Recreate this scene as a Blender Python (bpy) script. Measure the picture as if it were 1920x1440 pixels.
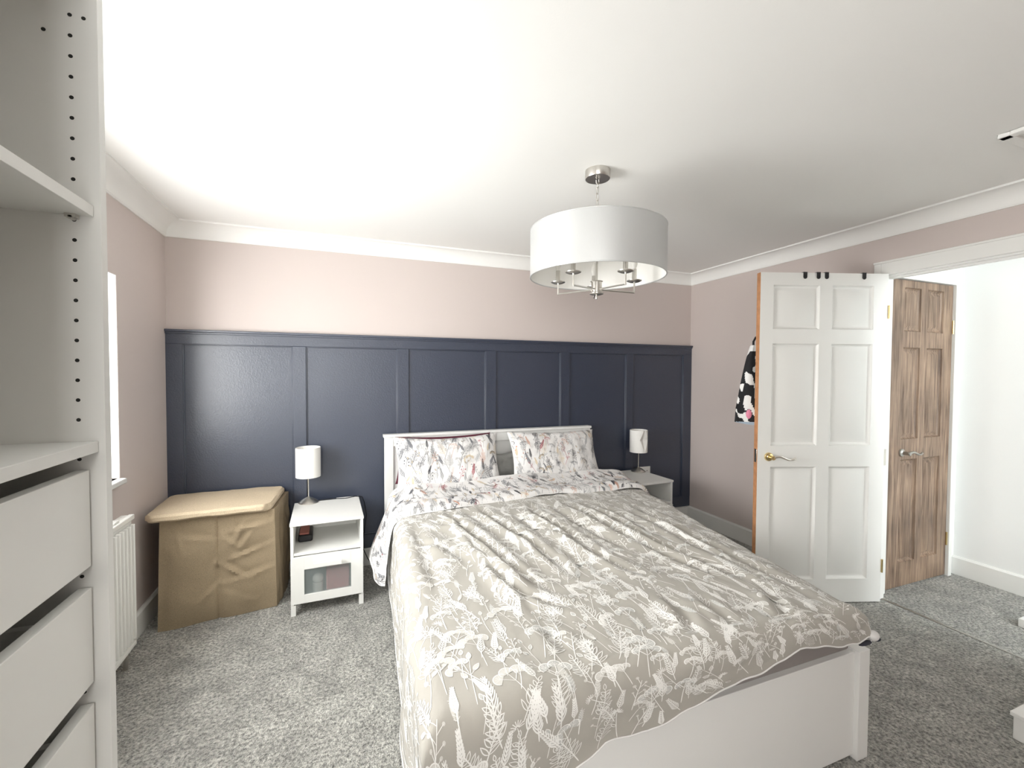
import bpy, bmesh, math, random
import numpy as np
from mathutils import Vector, Matrix, noise
PI = math.pi
for o in list(bpy.data.objects): bpy.data.objects.remove(o)
scene = bpy.context.scene
COL = scene.collection
random.seed(7)

# ------------------------------------------------------------------ camera
cam_d = bpy.data.cameras.new('camera')
cam = bpy.data.objects.new('camera', cam_d); COL.objects.link(cam)
YAW, PITCH, ROLL = 0.3637, 0.0270, -0.00455
cam_d.sensor_fit = 'HORIZONTAL'; cam_d.sensor_width = 36.0
cam_d.lens = 823.4 / 1920 * 36.0
cam_d.clip_start = 0.02
cam.matrix_world = (Matrix.Translation((1.027, -3.292, 1.39)) @ Matrix.Rotation(-YAW, 4, 'Z')
                    @ Matrix.Rotation(PI/2 - PITCH, 4, 'X') @ Matrix.Rotation(-ROLL, 4, 'Z'))
scene.camera = cam

# ------------------------------------------------------------------ colour, world, daylight
vs = scene.view_settings
vs.view_transform = 'Standard'; vs.look = 'None'; vs.exposure = 0.27; vs.gamma = 1.0; vs.use_curve_mapping = False
scene.cycles.max_bounces = 10; scene.cycles.diffuse_bounces = 7
world = bpy.data.worlds.new('sky'); scene.world = world; world.use_nodes = True
bg = world.node_tree.nodes['Background']
bg.inputs[0].default_value = (0.97, 0.99, 1.0, 1); bg.inputs[1].default_value = 3.0

def daylight(name, loc, direction, sx, sy, power, col=(0.93, 0.97, 1.0), spread=PI):
    d = bpy.data.lights.new(name, 'AREA'); d.shape = 'RECTANGLE'; d.size = sx; d.size_y = sy
    d.energy = power; d.color = col; d.spread = spread
    o = bpy.data.objects.new(name, d); COL.objects.link(o); o.location = loc
    o.rotation_euler = Vector(direction).to_track_quat('-Z', 'Z').to_euler()
    return o
# daylight through the left and landing windows, plus added fill from behind the camera
daylight('daylight_left_window', (-0.20, -1.447, 1.362), (1, 0, -0.12), 1.64, 0.97, 103, (1.0, 1.0, 0.98))
daylight('fill_light_front', (0.50, -4.745, 1.485), (0, 1, 0), 0.89, 1.06, 54, (1.0, 1.0, 0.98))
daylight('daylight_landing_window', (4.55, -4.745, 1.45), (0, 1, 0), 0.59, 1.19, 58, (0.93, 0.975, 1.0))

# ------------------------------------------------------------------ materials
def new_mat(name):
    m = bpy.data.materials.new(name); m.use_nodes = True
    return m, m.node_tree.nodes, m.node_tree.links, m.node_tree.nodes['Principled BSDF']
def mat(name, col, rough=0.6, metal=0.0, bump=0.0, scale=60, var=0.0, sheen=0.0, spec=0.5, detail=3):
    m, N, L, B = new_mat(name)
    B.inputs['Base Color'].default_value = (*col, 1); B.inputs['Roughness'].default_value = rough
    B.inputs['Metallic'].default_value = metal
    B.inputs['Specular IOR Level'].default_value = spec
    if sheen: B.inputs['Sheen Weight'].default_value = sheen
    if bump or var:
        tc = N.new('ShaderNodeTexCoord'); nz = N.new('ShaderNodeTexNoise')
        nz.inputs['Scale'].default_value = scale; nz.inputs['Detail'].default_value = detail
        L.new(tc.outputs['Object'], nz.inputs['Vector'])
        if bump:
            b = N.new('ShaderNodeBump'); b.inputs['Strength'].default_value = bump; b.inputs['Distance'].default_value = 0.01
            L.new(nz.outputs['Fac'], b.inputs['Height']); L.new(b.outputs['Normal'], B.inputs['Normal'])
        if var:
            r = N.new('ShaderNodeMapRange'); r.inputs['From Min'].default_value = 0.3; r.inputs['From Max'].default_value = 0.7
            r.inputs['To Min'].default_value = 1 - var; r.inputs['To Max'].default_value = 1 + var
            mx = N.new('ShaderNodeMix'); mx.data_type = 'RGBA'; mx.blend_type = 'MULTIPLY'
            mx.inputs[0].default_value = 1; mx.inputs[6].default_value = (*col, 1)
            L.new(nz.outputs['Fac'], r.inputs['Value']); L.new(r.outputs[0], mx.inputs[7]); L.new(mx.outputs[2], B.inputs['Base Color'])
    return m
M = {}
M['pink'] = mat('pink_wall_paint', (0.605, 0.535, 0.508), 0.75, bump=0.05, scale=260)
M['white_wall'] = mat('white_wall_paint', (0.85, 0.86, 0.85), 0.75, bump=0.04, scale=240)
M['ceiling'] = mat('white_ceiling_paint', (0.89, 0.89, 0.87), 0.8, bump=0.03, scale=180)
M['gloss_white'] = mat('white_satin_woodwork', (0.80, 0.80, 0.775), 0.32)
M['navy'] = mat('navy_satin_paint', (0.023, 0.033, 0.062), 0.40, bump=0.16, scale=120, var=0.06, spec=0.9)
M['navy'].node_tree.nodes['Principled BSDF'].inputs['Coat Weight'].default_value = 0.4
M['navy'].node_tree.nodes['Principled BSDF'].inputs['Coat Roughness'].default_value = 0.30
M['white_lam'] = mat('white_laminate', (0.79, 0.79, 0.765), 0.38, bump=0.01, scale=300)
M['white_board'] = mat('white_foil_board', (0.82, 0.82, 0.80), 0.30)
M['hole'] = mat('dark_peg_hole', (0.02, 0.02, 0.018), 0.9)
M['dark'] = mat('black_plastic', (0.012, 0.012, 0.014), 0.45)
M['chrome'] = mat('brushed_nickel', (0.62, 0.60, 0.56), 0.28, metal=1.0, bump=0.02, scale=400)
M['darknickel'] = mat('nickel_plate', (0.45, 0.44, 0.41), 0.35, metal=1.0)
M['brass'] = mat('polished_brass', (0.80, 0.63, 0.32), 0.2, metal=1.0)
M['silver'] = mat('pale_polished_metal', (0.82, 0.80, 0.74), 0.22, metal=1.0)
M['taupe'] = mat('taupe_cotton', (0.385, 0.365, 0.325), 0.85, bump=0.06, scale=500, sheen=0.15)
M['print_white'] = mat('white_cotton_print', (0.80, 0.79, 0.76), 0.85, sheen=0.1)
M['print_soft'] = mat('pale_cotton_wash', (0.60, 0.585, 0.545), 0.85, sheen=0.1)
M['print_mist'] = mat('mist_cotton_wash', (0.50, 0.50, 0.475), 0.85, sheen=0.1)
M['white_cotton'] = mat('white_cotton', (0.74, 0.73, 0.72), 0.85, bump=0.05, scale=500, sheen=0.1)
M['ink_dark'] = mat('charcoal_print', (0.035, 0.037, 0.05), 0.85)
M['ink_grey'] = mat('grey_print', (0.15, 0.155, 0.175), 0.85)
M['ink_light'] = mat('light_grey_print', (0.38, 0.385, 0.39), 0.85)
M['ink_peach'] = mat('peach_print', (0.64, 0.36, 0.26), 0.85)
M['ink_rose'] = mat('rose_print', (0.42, 0.11, 0.13), 0.85)
M['ink_sand'] = mat('sand_print', (0.66, 0.56, 0.42), 0.85)
M['maroon'] = mat('maroon_cotton', (0.10, 0.018, 0.035), 0.85, bump=0.05, scale=400)
M['grey_cotton'] = mat('grey_cotton', (0.30, 0.30, 0.285), 0.85, bump=0.05, scale=400)
M['sheet'] = mat('grey_brown_fitted_sheet', (0.27, 0.245, 0.235), 0.9, bump=0.2, scale=30)
M['pale_sheet'] = mat('pale_sheet', (0.62, 0.58, 0.56), 0.9, bump=0.1, scale=30)
M['lampshade'] = mat('white_lampshade_fabric', (0.86, 0.85, 0.82), 0.8, bump=0.04, scale=500)
M['robe'] = mat('black_cloth', (0.012, 0.012, 0.014), 0.9)
M['robe_print'] = mat('white_cloth_print', (0.75, 0.75, 0.74), 0.9)
M['pink_cloth'] = mat('pink_cloth', (0.70, 0.25, 0.36), 0.9)
M['blue_cloth'] = mat('pale_blue_cloth', (0.33, 0.40, 0.48), 0.9)
M['redbox'] = mat('dull_red_card', (0.40, 0.14, 0.11), 0.6)
M['orange_wood'] = mat('bare_orange_wood', (0.50, 0.24, 0.11), 0.6, bump=0.05, scale=40, var=0.15)
M['white_enamel'] = mat('white_radiator_enamel', (0.82, 0.82, 0.79), 0.3)
M['candle'] = mat('white_candle_tube', (0.80, 0.79, 0.75), 0.5)
M['pink_item'] = mat('dusty_pink_cloth', (0.66, 0.26, 0.26), 0.8)

def satin_shade():
    m, N, L, B = new_mat('silver_satin_shade')
    B.inputs['Base Color'].default_value = (0.60, 0.61, 0.61, 1); B.inputs['Metallic'].default_value = 0.55
    B.inputs['Roughness'].default_value = 0.38; B.inputs['Anisotropic'].default_value = 0.5
    tc = N.new('ShaderNodeTexCoord'); mp = N.new('ShaderNodeMapping'); mp.inputs['Scale'].default_value = (300, 300, 40)
    nz = N.new('ShaderNodeTexNoise'); nz.inputs['Scale'].default_value = 1.0
    b = N.new('ShaderNodeBump'); b.inputs['Strength'].default_value = 0.08; b.inputs['Distance'].default_value = 0.004
    L.new(tc.outputs['Object'], mp.inputs[0]); L.new(mp.outputs[0], nz.inputs[0]); L.new(nz.outputs[0], b.inputs['Height']); L.new(b.outputs[0], B.inputs['Normal'])
    return m
M['shade'] = satin_shade()

def glassy(name, frost=False):
    m, N, L, B = new_mat(name); out = N['Material Output']
    N.remove(B)
    tr = N.new('ShaderNodeBsdfTransparent'); gl = N.new('ShaderNodeBsdfGlossy'); mx = N.new('ShaderNodeMixShader')
    gl.inputs['Roughness'].default_value = 0.25 if frost else 0.03
    if frost:
        df = N.new('ShaderNodeBsdfDiffuse'); df.inputs[0].default_value = (0.30, 0.35, 0.35, 1)
        m2 = N.new('ShaderNodeMixShader'); m2.inputs[0].default_value = 0.32
        L.new(tr.outputs[0], m2.inputs[1]); L.new(df.outputs[0], m2.inputs[2]); L.new(m2.outputs[0], mx.inputs[1])
    else: L.new(tr.outputs[0], mx.inputs[1])
    mx.inputs[0].default_value = 0.06
    L.new(gl.outputs[0], mx.inputs[2]); L.new(mx.outputs[0], out.inputs[0])
    return m
M['glass'] = glassy('window_glass'); M['frost'] = glassy('frosted_glass', True)

def carpet_mat(name, dark):
    m, N, L, B = new_mat(name)
    tc = N.new('ShaderNodeTexCoord')
    n1 = N.new('ShaderNodeTexNoise'); n1.inputs['Scale'].default_value = 75; n1.inputs['Detail'].default_value = 5; n1.inputs['Roughness'].default_value = 0.75
    n2 = N.new('ShaderNodeTexNoise'); n2.inputs['Scale'].default_value = 9; n2.inputs['Detail'].default_value = 5; n2.inputs['Roughness'].default_value = 0.6; n2.inputs['Distortion'].default_value = 0.6
    n3 = N.new('ShaderNodeTexVoronoi'); n3.inputs['Scale'].default_value = 170
    for n in (n1, n2, n3): L.new(tc.outputs['Object'], n.inputs['Vector'])
    r1 = N.new('ShaderNodeValToRGB'); e = r1.color_ramp.elements
    e[0].position = 0.37; e[0].color = (0.12*dark, 0.118*dark, 0.107*dark, 1); e[1].position = 0.62; e[1].color = (0.66*dark, 0.65*dark, 0.60*dark, 1)
    L.new(n1.outputs['Fac'], r1.inputs[0])
    r2 = N.new('ShaderNodeMapRange'); r2.inputs['From Min'].default_value = 0.34; r2.inputs['From Max'].default_value = 0.66
    r2.inputs['To Min'].default_value = 0.72; r2.inputs['To Max'].default_value = 1.18
    L.new(n2.outputs['Fac'], r2.inputs['Value'])
    mx = N.new('ShaderNodeMix'); mx.data_type = 'RGBA'; mx.blend_type = 'MULTIPLY'; mx.inputs[0].default_value = 1
    L.new(r1.outputs[0], mx.inputs[6]); L.new(r2.outputs[0], mx.inputs[7]); L.new(mx.outputs[2], B.inputs['Base Color'])
    B.inputs['Roughness'].default_value = 1.0; B.inputs['Specular IOR Level'].default_value = 0.1; B.inputs['Sheen Weight'].default_value = 0.25
    ad = N.new('ShaderNodeMath'); ad.operation = 'SUBTRACT'; L.new(n1.outputs['Fac'], ad.inputs[0]); L.new(n3.outputs['Distance'], ad.inputs[1])
    b = N.new('ShaderNodeBump'); b.inputs['Strength'].default_value = 0.8; b.inputs['Distance'].default_value = 0.012
    L.new(ad.outputs[0], b.inputs['Height']); L.new(b.outputs[0], B.inputs['Normal'])
    return m
M['carpet'] = carpet_mat('grey_flecked_carpet', 1.0)
M['carpet_landing'] = carpet_mat('grey_landing_carpet', 0.95)

def pine_mat():
    m, N, L, B = new_mat('aged_stained_pine')
    tc = N.new('ShaderNodeTexCoord'); mp = N.new('ShaderNodeMapping'); mp.inputs['Scale'].default_value = (38, 38, 1.8)
    n1 = N.new('ShaderNodeTexNoise'); n1.inputs['Scale'].default_value = 1.6; n1.inputs['Detail'].default_value = 7; n1.inputs['Distortion'].default_value = 1.2
    n2 = N.new('ShaderNodeTexNoise'); n2.inputs['Scale'].default_value = 4; n2.inputs['Detail'].default_value = 3
    L.new(tc.outputs['Object'], mp.inputs[0]); L.new(mp.outputs[0], n1.inputs['Vector']); L.new(tc.outputs['Object'], n2.inputs['Vector'])
    r = N.new('ShaderNodeValToRGB'); e = r.color_ramp.elements
    e[0].position = 0.33; e[0].color = (0.12, 0.074, 0.050, 1); e[1].position = 0.66; e[1].color = (0.335, 0.235, 0.165, 1)
    L.new(n1.outputs['Fac'], r.inputs[0])
    mr = N.new('ShaderNodeMapRange'); mr.inputs['From Min'].default_value = 0.35; mr.inputs['From Max'].default_value = 0.7; mr.inputs['To Min'].default_value = 0.75; mr.inputs['To Max'].default_value = 1.2
    L.new(n2.outputs['Fac'], mr.inputs['Value'])
    mx = N.new('ShaderNodeMix'); mx.data_type = 'RGBA'; mx.blend_type = 'MULTIPLY'; mx.inputs[0].default_value = 1
    L.new(r.outputs[0], mx.inputs[6]); L.new(mr.outputs[0], mx.inputs[7]); L.new(mx.outputs[2], B.inputs['Base Color'])
    B.inputs['Roughness'].default_value = 0.5
    b = N.new('ShaderNodeBump'); b.inputs['Strength'].default_value = 0.15; b.inputs['Distance'].default_value = 0.003
    L.new(n1.outputs['Fac'], b.inputs['Height']); L.new(b.outputs[0], B.inputs['Normal'])
    return m
M['pine'] = pine_mat()
def weave_mat(name, c):
    m, N, L, B = new_mat(name)
    tc = N.new('ShaderNodeTexCoord')
    nz = N.new('ShaderNodeTexNoise'); nz.inputs['Scale'].default_value = 5; nz.inputs['Detail'].default_value = 4
    w = N.new('ShaderNodeTexNoise'); w.inputs['Scale'].default_value = 320
    L.new(tc.outputs['Object'], nz.inputs['Vector']); L.new(tc.outputs['Object'], w.inputs['Vector'])
    r = N.new('ShaderNodeMapRange'); r.inputs['From Min'].default_value = 0.3; r.inputs['From Max'].default_value = 0.7; r.inputs['To Min'].default_value = 0.82; r.inputs['To Max'].default_value = 1.18
    L.new(w.outputs['Fac'], r.inputs['Value'])
    mx = N.new('ShaderNodeMix'); mx.data_type = 'RGBA'; mx.blend_type = 'MULTIPLY'; mx.inputs[0].default_value = 1; mx.inputs[6].default_value = (*c, 1)
    L.new(r.outputs[0], mx.inputs[7]); L.new(mx.outputs[2], B.inputs['Base Color']); B.inputs['Roughness'].default_value = 0.95
    b = N.new('ShaderNodeBump'); b.inputs['Strength'].default_value = 0.25; b.inputs['Distance'].default_value = 0.002
    L.new(w.outputs['Fac'], b.inputs['Height']); L.new(b.outputs[0], B.inputs['Normal'])
    return m
M['hamper'] = weave_mat('beige_canvas', (0.31, 0.242, 0.158))
M['hamper_lid'] = weave_mat('pale_beige_canvas', (0.55, 0.45, 0.32))

# ------------------------------------------------------------------ object helpers
class MB:
    def __init__(s): s.v = []; s.f = []; s.mi = []; s.sm = []
    def add(s, vs, fs, mi=0, smooth=False):
        b = len(s.v); s.v += [tuple(map(float, v)) for v in vs]
        for f in fs: s.f.append(tuple(b + i for i in f)); s.mi.append(mi); s.sm.append(smooth)
        return s
    def box(s, x0, x1, y0, y1, z0, z1, mi=0, mtx=None):
        if x0 > x1: x0, x1 = x1, x0
        if y0 > y1: y0, y1 = y1, y0
        if z0 > z1: z0, z1 = z1, z0
        vs = [(x0,y0,z0),(x1,y0,z0),(x1,y1,z0),(x0,y1,z0),(x0,y0,z1),(x1,y0,z1),(x1,y1,z1),(x0,y1,z1)]
        if mtx is not None: vs = [mtx @ Vector(v) for v in vs]
        return s.add(vs, [(0,3,2,1),(4,5,6,7),(0,1,5,4),(1,2,6,5),(2,3,7,6),(3,0,4,7)], mi)
    def hexa(s, bottom, top, mi=0):
        return s.add(list(bottom) + list(top), [(0,3,2,1),(4,5,6,7),(0,1,5,4),(1,2,6,5),(2,3,7,6),(3,0,4,7)], mi)
    def lathe(s, prof, c=(0,0,0), n=40, mi=0, axis='z', cap=True, smooth=True):
        vs = []
        for r, h in prof:
            for k in range(n):
                a = 2*PI*k/n; p = (r*math.cos(a), r*math.sin(a), h)
                if axis == 'y': p = (p[0], p[2], p[1])
                if axis == 'x': p = (p[2], p[0], p[1])
                vs.append((p[0]+c[0], p[1]+c[1], p[2]+c[2]))
        fs = []
        for i in range(len(prof)-1):
            for k in range(n):
                k2 = (k+1) % n; fs.append((i*n+k, i*n+k2, (i+1)*n+k2, (i+1)*n+k))
        s.add(vs, fs, mi, smooth)
        if cap:
            b = len(s.v) - len(vs)
            if prof[0][0] > 1e-5: s.f.append(tuple(b+k for k in reversed(range(n)))); s.mi.append(mi); s.sm.append(False)
            if prof[-1][0] > 1e-5: s.f.append(tuple(b+(len(prof)-1)*n+k for k in range(n))); s.mi.append(mi); s.sm.append(False)
        return s
    def tube(s, pts, r, n=10, mi=0, closed=False):
        pts = [Vector(p) for p in pts]; m = len(pts); vs = []; up = None
        for i, p in enumerate(pts):
            if closed: t = pts[(i+1) % m] - pts[i-1]
            else: t = pts[min(i+1, m-1)] - pts[max(i-1, 0)]
            t.normalize()
            if up is None:
                up = Vector((0,0,1)) if abs(t.z) < 0.9 else Vector((1,0,0))
            a = (up - t*up.dot(t)).normalized(); up = a; b = t.cross(a)
            rr = r[i] if isinstance(r, (list, tuple)) else r
            for k in range(n):
                g = 2*PI*k/n; vs.append(p + a*math.cos(g)*rr + b*math.sin(g)*rr)
        fs = []
        for i in range(m if closed else m-1):
            j = (i+1) % m
            for k in range(n):
                k2 = (k+1) % n; fs.append((i*n+k, i*n+k2, j*n+k2, j*n+k))
        if not closed: fs += [tuple(reversed(range(n))), tuple((m-1)*n+k for k in range(n))]
        return s.add(vs, fs, mi, True)
    def sphere(s, c, r, n=16, mi=0, sc=(1,1,1)):
        vs = []; fs = []; h = n//2
        for i in range(h+1):
            t = PI*i/h
            for k in range(n):
                a = 2*PI*k/n; vs.append((c[0]+r*sc[0]*math.sin(t)*math.cos(a), c[1]+r*sc[1]*math.sin(t)*math.sin(a), c[2]+r*sc[2]*math.cos(t)))
        for i in range(h):
            for k in range(n):
                k2 = (k+1) % n; fs.append((i*n+k, (i+1)*n+k, (i+1)*n+k2, i*n+k2))
        return s.add(vs, fs, mi, True)
    def prism(s, prof, a, b, mi=0, smooth=False):
        # prof: points (p, z) profile; a, b: functions mapping (p, z) -> 3D at both ends
        n = len(prof); vs = [a(*q) for q in prof] + [b(*q) for q in prof]
        fs = [(i, (i+1) % n, n+(i+1) % n, n+i) for i in range(n)] + [tuple(reversed(range(n))), tuple(n+i for i in range(n))]
        return s.add(vs, fs, mi, smooth)
    def build(s, name, mats, parent=None, bevel=0.0, world=None, shade=False, seg=2, fix=True):
        me = bpy.data.meshes.new(name); me.from_pydata(s.v, [], s.f)
        if not isinstance(mats, (list, tuple)): mats = [mats]
        for m in mats: me.materials.append(m)
        me.polygons.foreach_set('material_index', s.mi); me.polygons.foreach_set('use_smooth', [True]*len(s.f) if shade else s.sm)
        me.update()
        if fix:
            bm = bmesh.new(); bm.from_mesh(me)
            bmesh.ops.remove_doubles(bm, verts=bm.verts, dist=1e-6)
            bmesh.ops.recalc_face_normals(bm, faces=bm.faces); bm.to_mesh(me); bm.free()
            me.set_sharp_from_angle(angle=0.65)
        o = bpy.data.objects.new(name, me); COL.objects.link(o)
        if parent is not None: o.parent = parent
        if bevel:
            b = o.modifiers.new('bevel', 'BEVEL'); b.width = bevel; b.segments = seg; b.limit_method = 'ANGLE'; b.angle_limit = 0.7
            b.harden_normals = False
        return o
def tag(o, label=None, cat=None, group=None, kind=None):
    if label: o['label'] = label
    if cat: o['category'] = cat
    if group: o['group'] = group
    if kind: o['kind'] = kind
    return o
def empty(name, loc, rz=0.0):
    o = bpy.data.objects.new(name, None); COL.objects.link(o); o.location = loc; o.rotation_euler = (0,0,rz); o.empty_display_size = 0.05
    return o
def struct(o, label=None): return tag(o, label, kind='structure')
def copy_tree(o, parent=None):
    c = o.copy(); COL.objects.link(c)
    if parent is not None: c.parent = parent
    for ch in [x for x in bpy.data.objects if x.parent == o]: copy_tree(ch, c)
    return c

# ------------------------------------------------------------------ room shell
W = 4.085; H = 2.30; YF = -4.60; XL = 5.0        # bedroom width, height, front wall, landing far wall
YD0, YD1, HD = -1.583, -2.425, 1.995             # doorway in the right wall
TW = 0.050                                       # right wall thickness
f = MB(); f.box(-0.3, W+0.035, YF-0.3, 0.2, -0.10, 0.0)
struct(f.build('floor', M['carpet']), 'grey flecked carpet of the bedroom')
f = MB(); f.box(W+0.035, XL+0.2, YF-0.3, 0.2, -0.10, 0.0)
struct(f.build('floor_landing', M['carpet_landing']), 'grey carpet of the landing beyond the doorway')
f = MB(); f.box(-0.3, XL+0.2, YF-0.3, 0.2, H, H+0.1)
struct(f.build('ceiling', M['ceiling']), 'smooth white ceiling')
f = MB(); f.box(-0.3, W+TW, 0.0, 0.15, 0, H); struct(f.build('wall_back', M['pink']), 'pink wall above the navy panelling')
# left wall with window opening
WY0, WY1, WZ0, WZ1 = -2.27, -0.625, 0.868, 1.85
f = MB(); f.box(-0.3, 0, YF-0.3, WY0, 0, H); f.box(-0.3, 0, WY1, 0.0, 0, H); f.box(-0.3, 0, WY0, WY1, 0, WZ0); f.box(-0.3, 0, WY0, WY1, WZ1, H)
struct(f.build('wall_left', M['pink']), 'pink wall with the window and radiator')
# front wall behind the camera, opening for the added fill window
FX0, FX1, FZ0, FZ1 = 0.05, 0.95, 0.95, 2.02
f = MB(); f.box(0, FX0, YF-0.15, YF, 0, H); f.box(FX1, W, YF-0.15, YF, 0, H); f.box(FX0, FX1, YF-0.15, YF, 0, FZ0); f.box(FX0, FX1, YF-0.15, YF, FZ1, H)
struct(f.build('wall_front', M['pink']), 'pink wall behind the viewer')
# right wall with doorway
f = MB(); f.box(W, W+TW, YD0, 0.0, 0, H); f.box(W, W+TW, YF, YD1, 0, H); f.box(W, W+TW, YD1, YD0, HD, H)
struct(f.build('wall_right', M['pink']), 'pink wall with the open doorway')
# landing walls
f = MB(); f.box(W+TW, 4.205, -1.55, -1.43, 0, H); f.box(4.905, XL, -1.55, -1.43, 0, H); f.box(4.205, 4.905, -1.55, -1.43, 2.0, H)
f.box(W+TW-0.001, W+TW+0.004, YF, -1.55, HD, H); f.box(W+TW-0.001, W+TW+0.004, YF, YD1-0.02, 0, HD)
struct(f.build('wall_landing_back', M['white_wall']), 'white landing wall around the brown door')
f = MB(); f.box(XL, XL+0.15, YF-0.3, 0.0, 0, H); struct(f.build('wall_landing_far', M['white_wall']), 'white far wall of the landing')
f = MB(); f.box(W+TW, 4.25, YF-0.15, YF, 0, H); f.box(4.85, XL, YF-0.15, YF, 0, H); f.box(4.25, 4.85, YF-0.15, YF, 0, 0.85); f.box(4.25, 4.85, YF-0.15, YF, 2.05, H)
struct(f.build('wall_landing_front', M['white_wall']), 'white end wall of the landing behind the viewer')

def window(name, o, label):
    fr, gl = o
    w = fr.build(name, M['gloss_white'], bevel=0.004); struct(w, label)
    struct(gl.build('pane', M['glass'], w)); return w
# left window: white frame, two lights
fr = MB(); x0, x1 = -0.17, -0.11
fr.box(x0, x1, WY0, WY0+0.06, WZ0, WZ1); fr.box(x0, x1, WY1-0.06, WY1, WZ0, WZ1)
fr.box(x0, x1, WY0, WY1, WZ0, WZ0+0.06); fr.box(x0, x1, WY0, WY1, WZ1-0.06, WZ1); fr.box(x0, x1, -1.48, -1.42, WZ0, WZ1)
gl = MB(); gl.box(-0.142, -0.138, WY0+0.05, WY1-0.05, WZ0+0.05, WZ1-0.05)
window('window_1', (fr, gl), 'white framed window in the left wall, bright with daylight')
# white reveal lining of the window
f = MB(); f.box(-0.108, -0.0015, WY1-0.003, WY1+0.0, WZ0, WZ1); f.box(-0.108, -0.0015, WY0, WY0+0.003, WZ0, WZ1); f.box(-0.108, -0.0015, WY0, WY1, WZ1-0.003, WZ1)
struct(f.build('trim_1', M['white_wall']), 'white plaster reveal of the left window')
f = MB(); f.box(-0.108, 0.034, WY0-0.02, -0.64, 0.843, 0.868)
f.box(-0.108, 0.0, -0.64, WY1, 0.843, 0.868)
struct(f.build('trim_2', M['gloss_white'], bevel=0.005), 'white window sill over the radiator')
fr = MB(); y0, y1 = YF-0.12, YF-0.06
fr.box(FX0, FX0+0.06, y0, y1, FZ0, FZ1); fr.box(FX1-0.06, FX1, y0, y1, FZ0, FZ1); fr.box(FX0, FX1, y0, y1, FZ0, FZ0+0.06); fr.box(FX0, FX1, y0, y1, FZ1-0.06, FZ1); fr.box(0.47, 0.53, y0, y1, FZ0, FZ1)
gl = MB(); gl.box(FX0+0.05, FX1-0.05, YF-0.092, YF-0.088, FZ0+0.05, FZ1-0.05)
window('window_fill', (fr, gl), 'unseen white framed window added behind the viewer for fill light')  # unseen window, added and sized to let in the fill light
fr = MB()
fr.box(4.25, 4.30, y0, y1, 0.85, 2.05); fr.box(4.80, 4.85, y0, y1, 0.85, 2.05); fr.box(4.25, 4.85, y0, y1, 0.85, 0.90); fr.box(4.25, 4.85, y0, y1, 2.0, 2.05)
gl = MB(); gl.box(4.29, 4.81, YF-0.092, YF-0.088, 0.89, 2.01)
window('window_3', (fr, gl), 'white framed landing window out of view')

# coving: concave profile, z from 2.211 at the wall to the ceiling 0.10 out, with small bead
prof = [(0.0, 2.211), (0.008, 2.211), (0.010, 2.217)]
for i in range(9):
    a = PI/2*i/8; prof.append((0.012 + 0.080*(1-math.cos(a)), 2.217 + 0.076*math.sin(a)))
prof += [(0.094, 2.290), (0.104, 2.290), (0.104, H), (0.0, H)]
def coving(name, p0, p1, inward, m0, m1, label):
    p0, p1, n = Vector((*p0, 0)), Vector((*p1, 0)), Vector((*inward, 0)); t = (p1-p0).normalized()
    g = MB(); g.prism(prof, lambda d, z: p0 + n*d + t*d*m0 + Vector((0,0,z)), lambda d, z: p1 + n*d - t*d*m1 + Vector((0,0,z)))
    struct(g.build(name, M['ceiling']), label)
coving('trim_3', (0, 0), (W, 0), (0, -1), 1, 1, 'white coving above the panelled wall')
coving('trim_4', (0, YF), (0, 0), (1, 0), 1, 1, 'white coving above the window wall')
coving('trim_5', (W, 0), (W, YF), (-1, 0), 1, 1, 'white coving above the doorway wall')
coving('trim_6', (W, YF), (0, YF), (0, 1), 1, 1, 'white coving behind the viewer')

# skirting boards
def skirt(name, x0, x1, y0, y1, label, h=0.128, t=0.018):
    g = MB(); g.box(x0, x1, y0, y1, 0, h-0.012)
    cx, cy = (x0+x1)/2, (y0+y1)/2
    if abs(x1-x0) < abs(y1-y0):
        s_ = 1 if x0 < 0.5 else -1
        wall = x0 if s_ > 0 else x1
        g.prism([(0, h-0.012), (t, h-0.012), (t*0.45, h), (0, h)], lambda p, z: (wall+s_*p, y0, z), lambda p, z: (wall+s_*p, y1, z))
    else:
        g.prism([(0, h-0.012), (t, h-0.012), (t*0.45, h), (0, h)], lambda p, z: (x0, y1-p, z), lambda p, z: (x1, y1-p, z))
    struct(g.build(name, M['gloss_white'], bevel=0.0015), label)
skirt('baseboard_back', 0.018, W-0.018, -0.018, 0, 'white skirting board below the navy panelling')
skirt('baseboard_left', 0, 0.018, YF, 0, 'white skirting board below the radiator')
skirt('baseboard_right', W-0.018, W, -1.545, 0, 'white skirting board beside the open white door')
skirt('baseboard_landing', XL-0.018, XL, YF, -1.55, 'white skirting board on the landing far wall')

# navy panelling
g = MB(); g.box(0.0, W, -0.006, 0, 0.128, 1.60)                     # flat backing
T = -0.020
st = [(0.0, 0.087), (0.70, 0.782), (1.383, 1.465), (2.053, 2.139), (2.706, 2.790), (3.354, 3.428), (3.990, W)]
for a, b in st: g.box(a, b, T, -0.004, 0.225, 1.556)
g.box(0.0, W, T, -0.004, 1.556, 1.630); g.box(0.0, W, T, -0.004, 0.128, 0.225)
g.box(0.0, W, -0.036, 0, 1.630, 1.645); g.box(0.0, W, -0.028, 0, 1.618, 1.631)
for (a, b) in [(st[i][1], st[i+1][0]) for i in range(6)]:           # thin bead inside each panel
    for (c0, c1, d0, d1) in [(a, a+0.007, 0.225, 1.556), (b-0.007, b, 0.225, 1.556), (a, b, 1.549, 1.556), (a, b, 0.225, 0.232)]:
        g.box(c0, c1, -0.013, -0.004, d0, d1)
struct(g.build('trim_7', M['navy'], bevel=0.0022), 'navy blue wall panelling of six tall panels with a top ledge')

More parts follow.
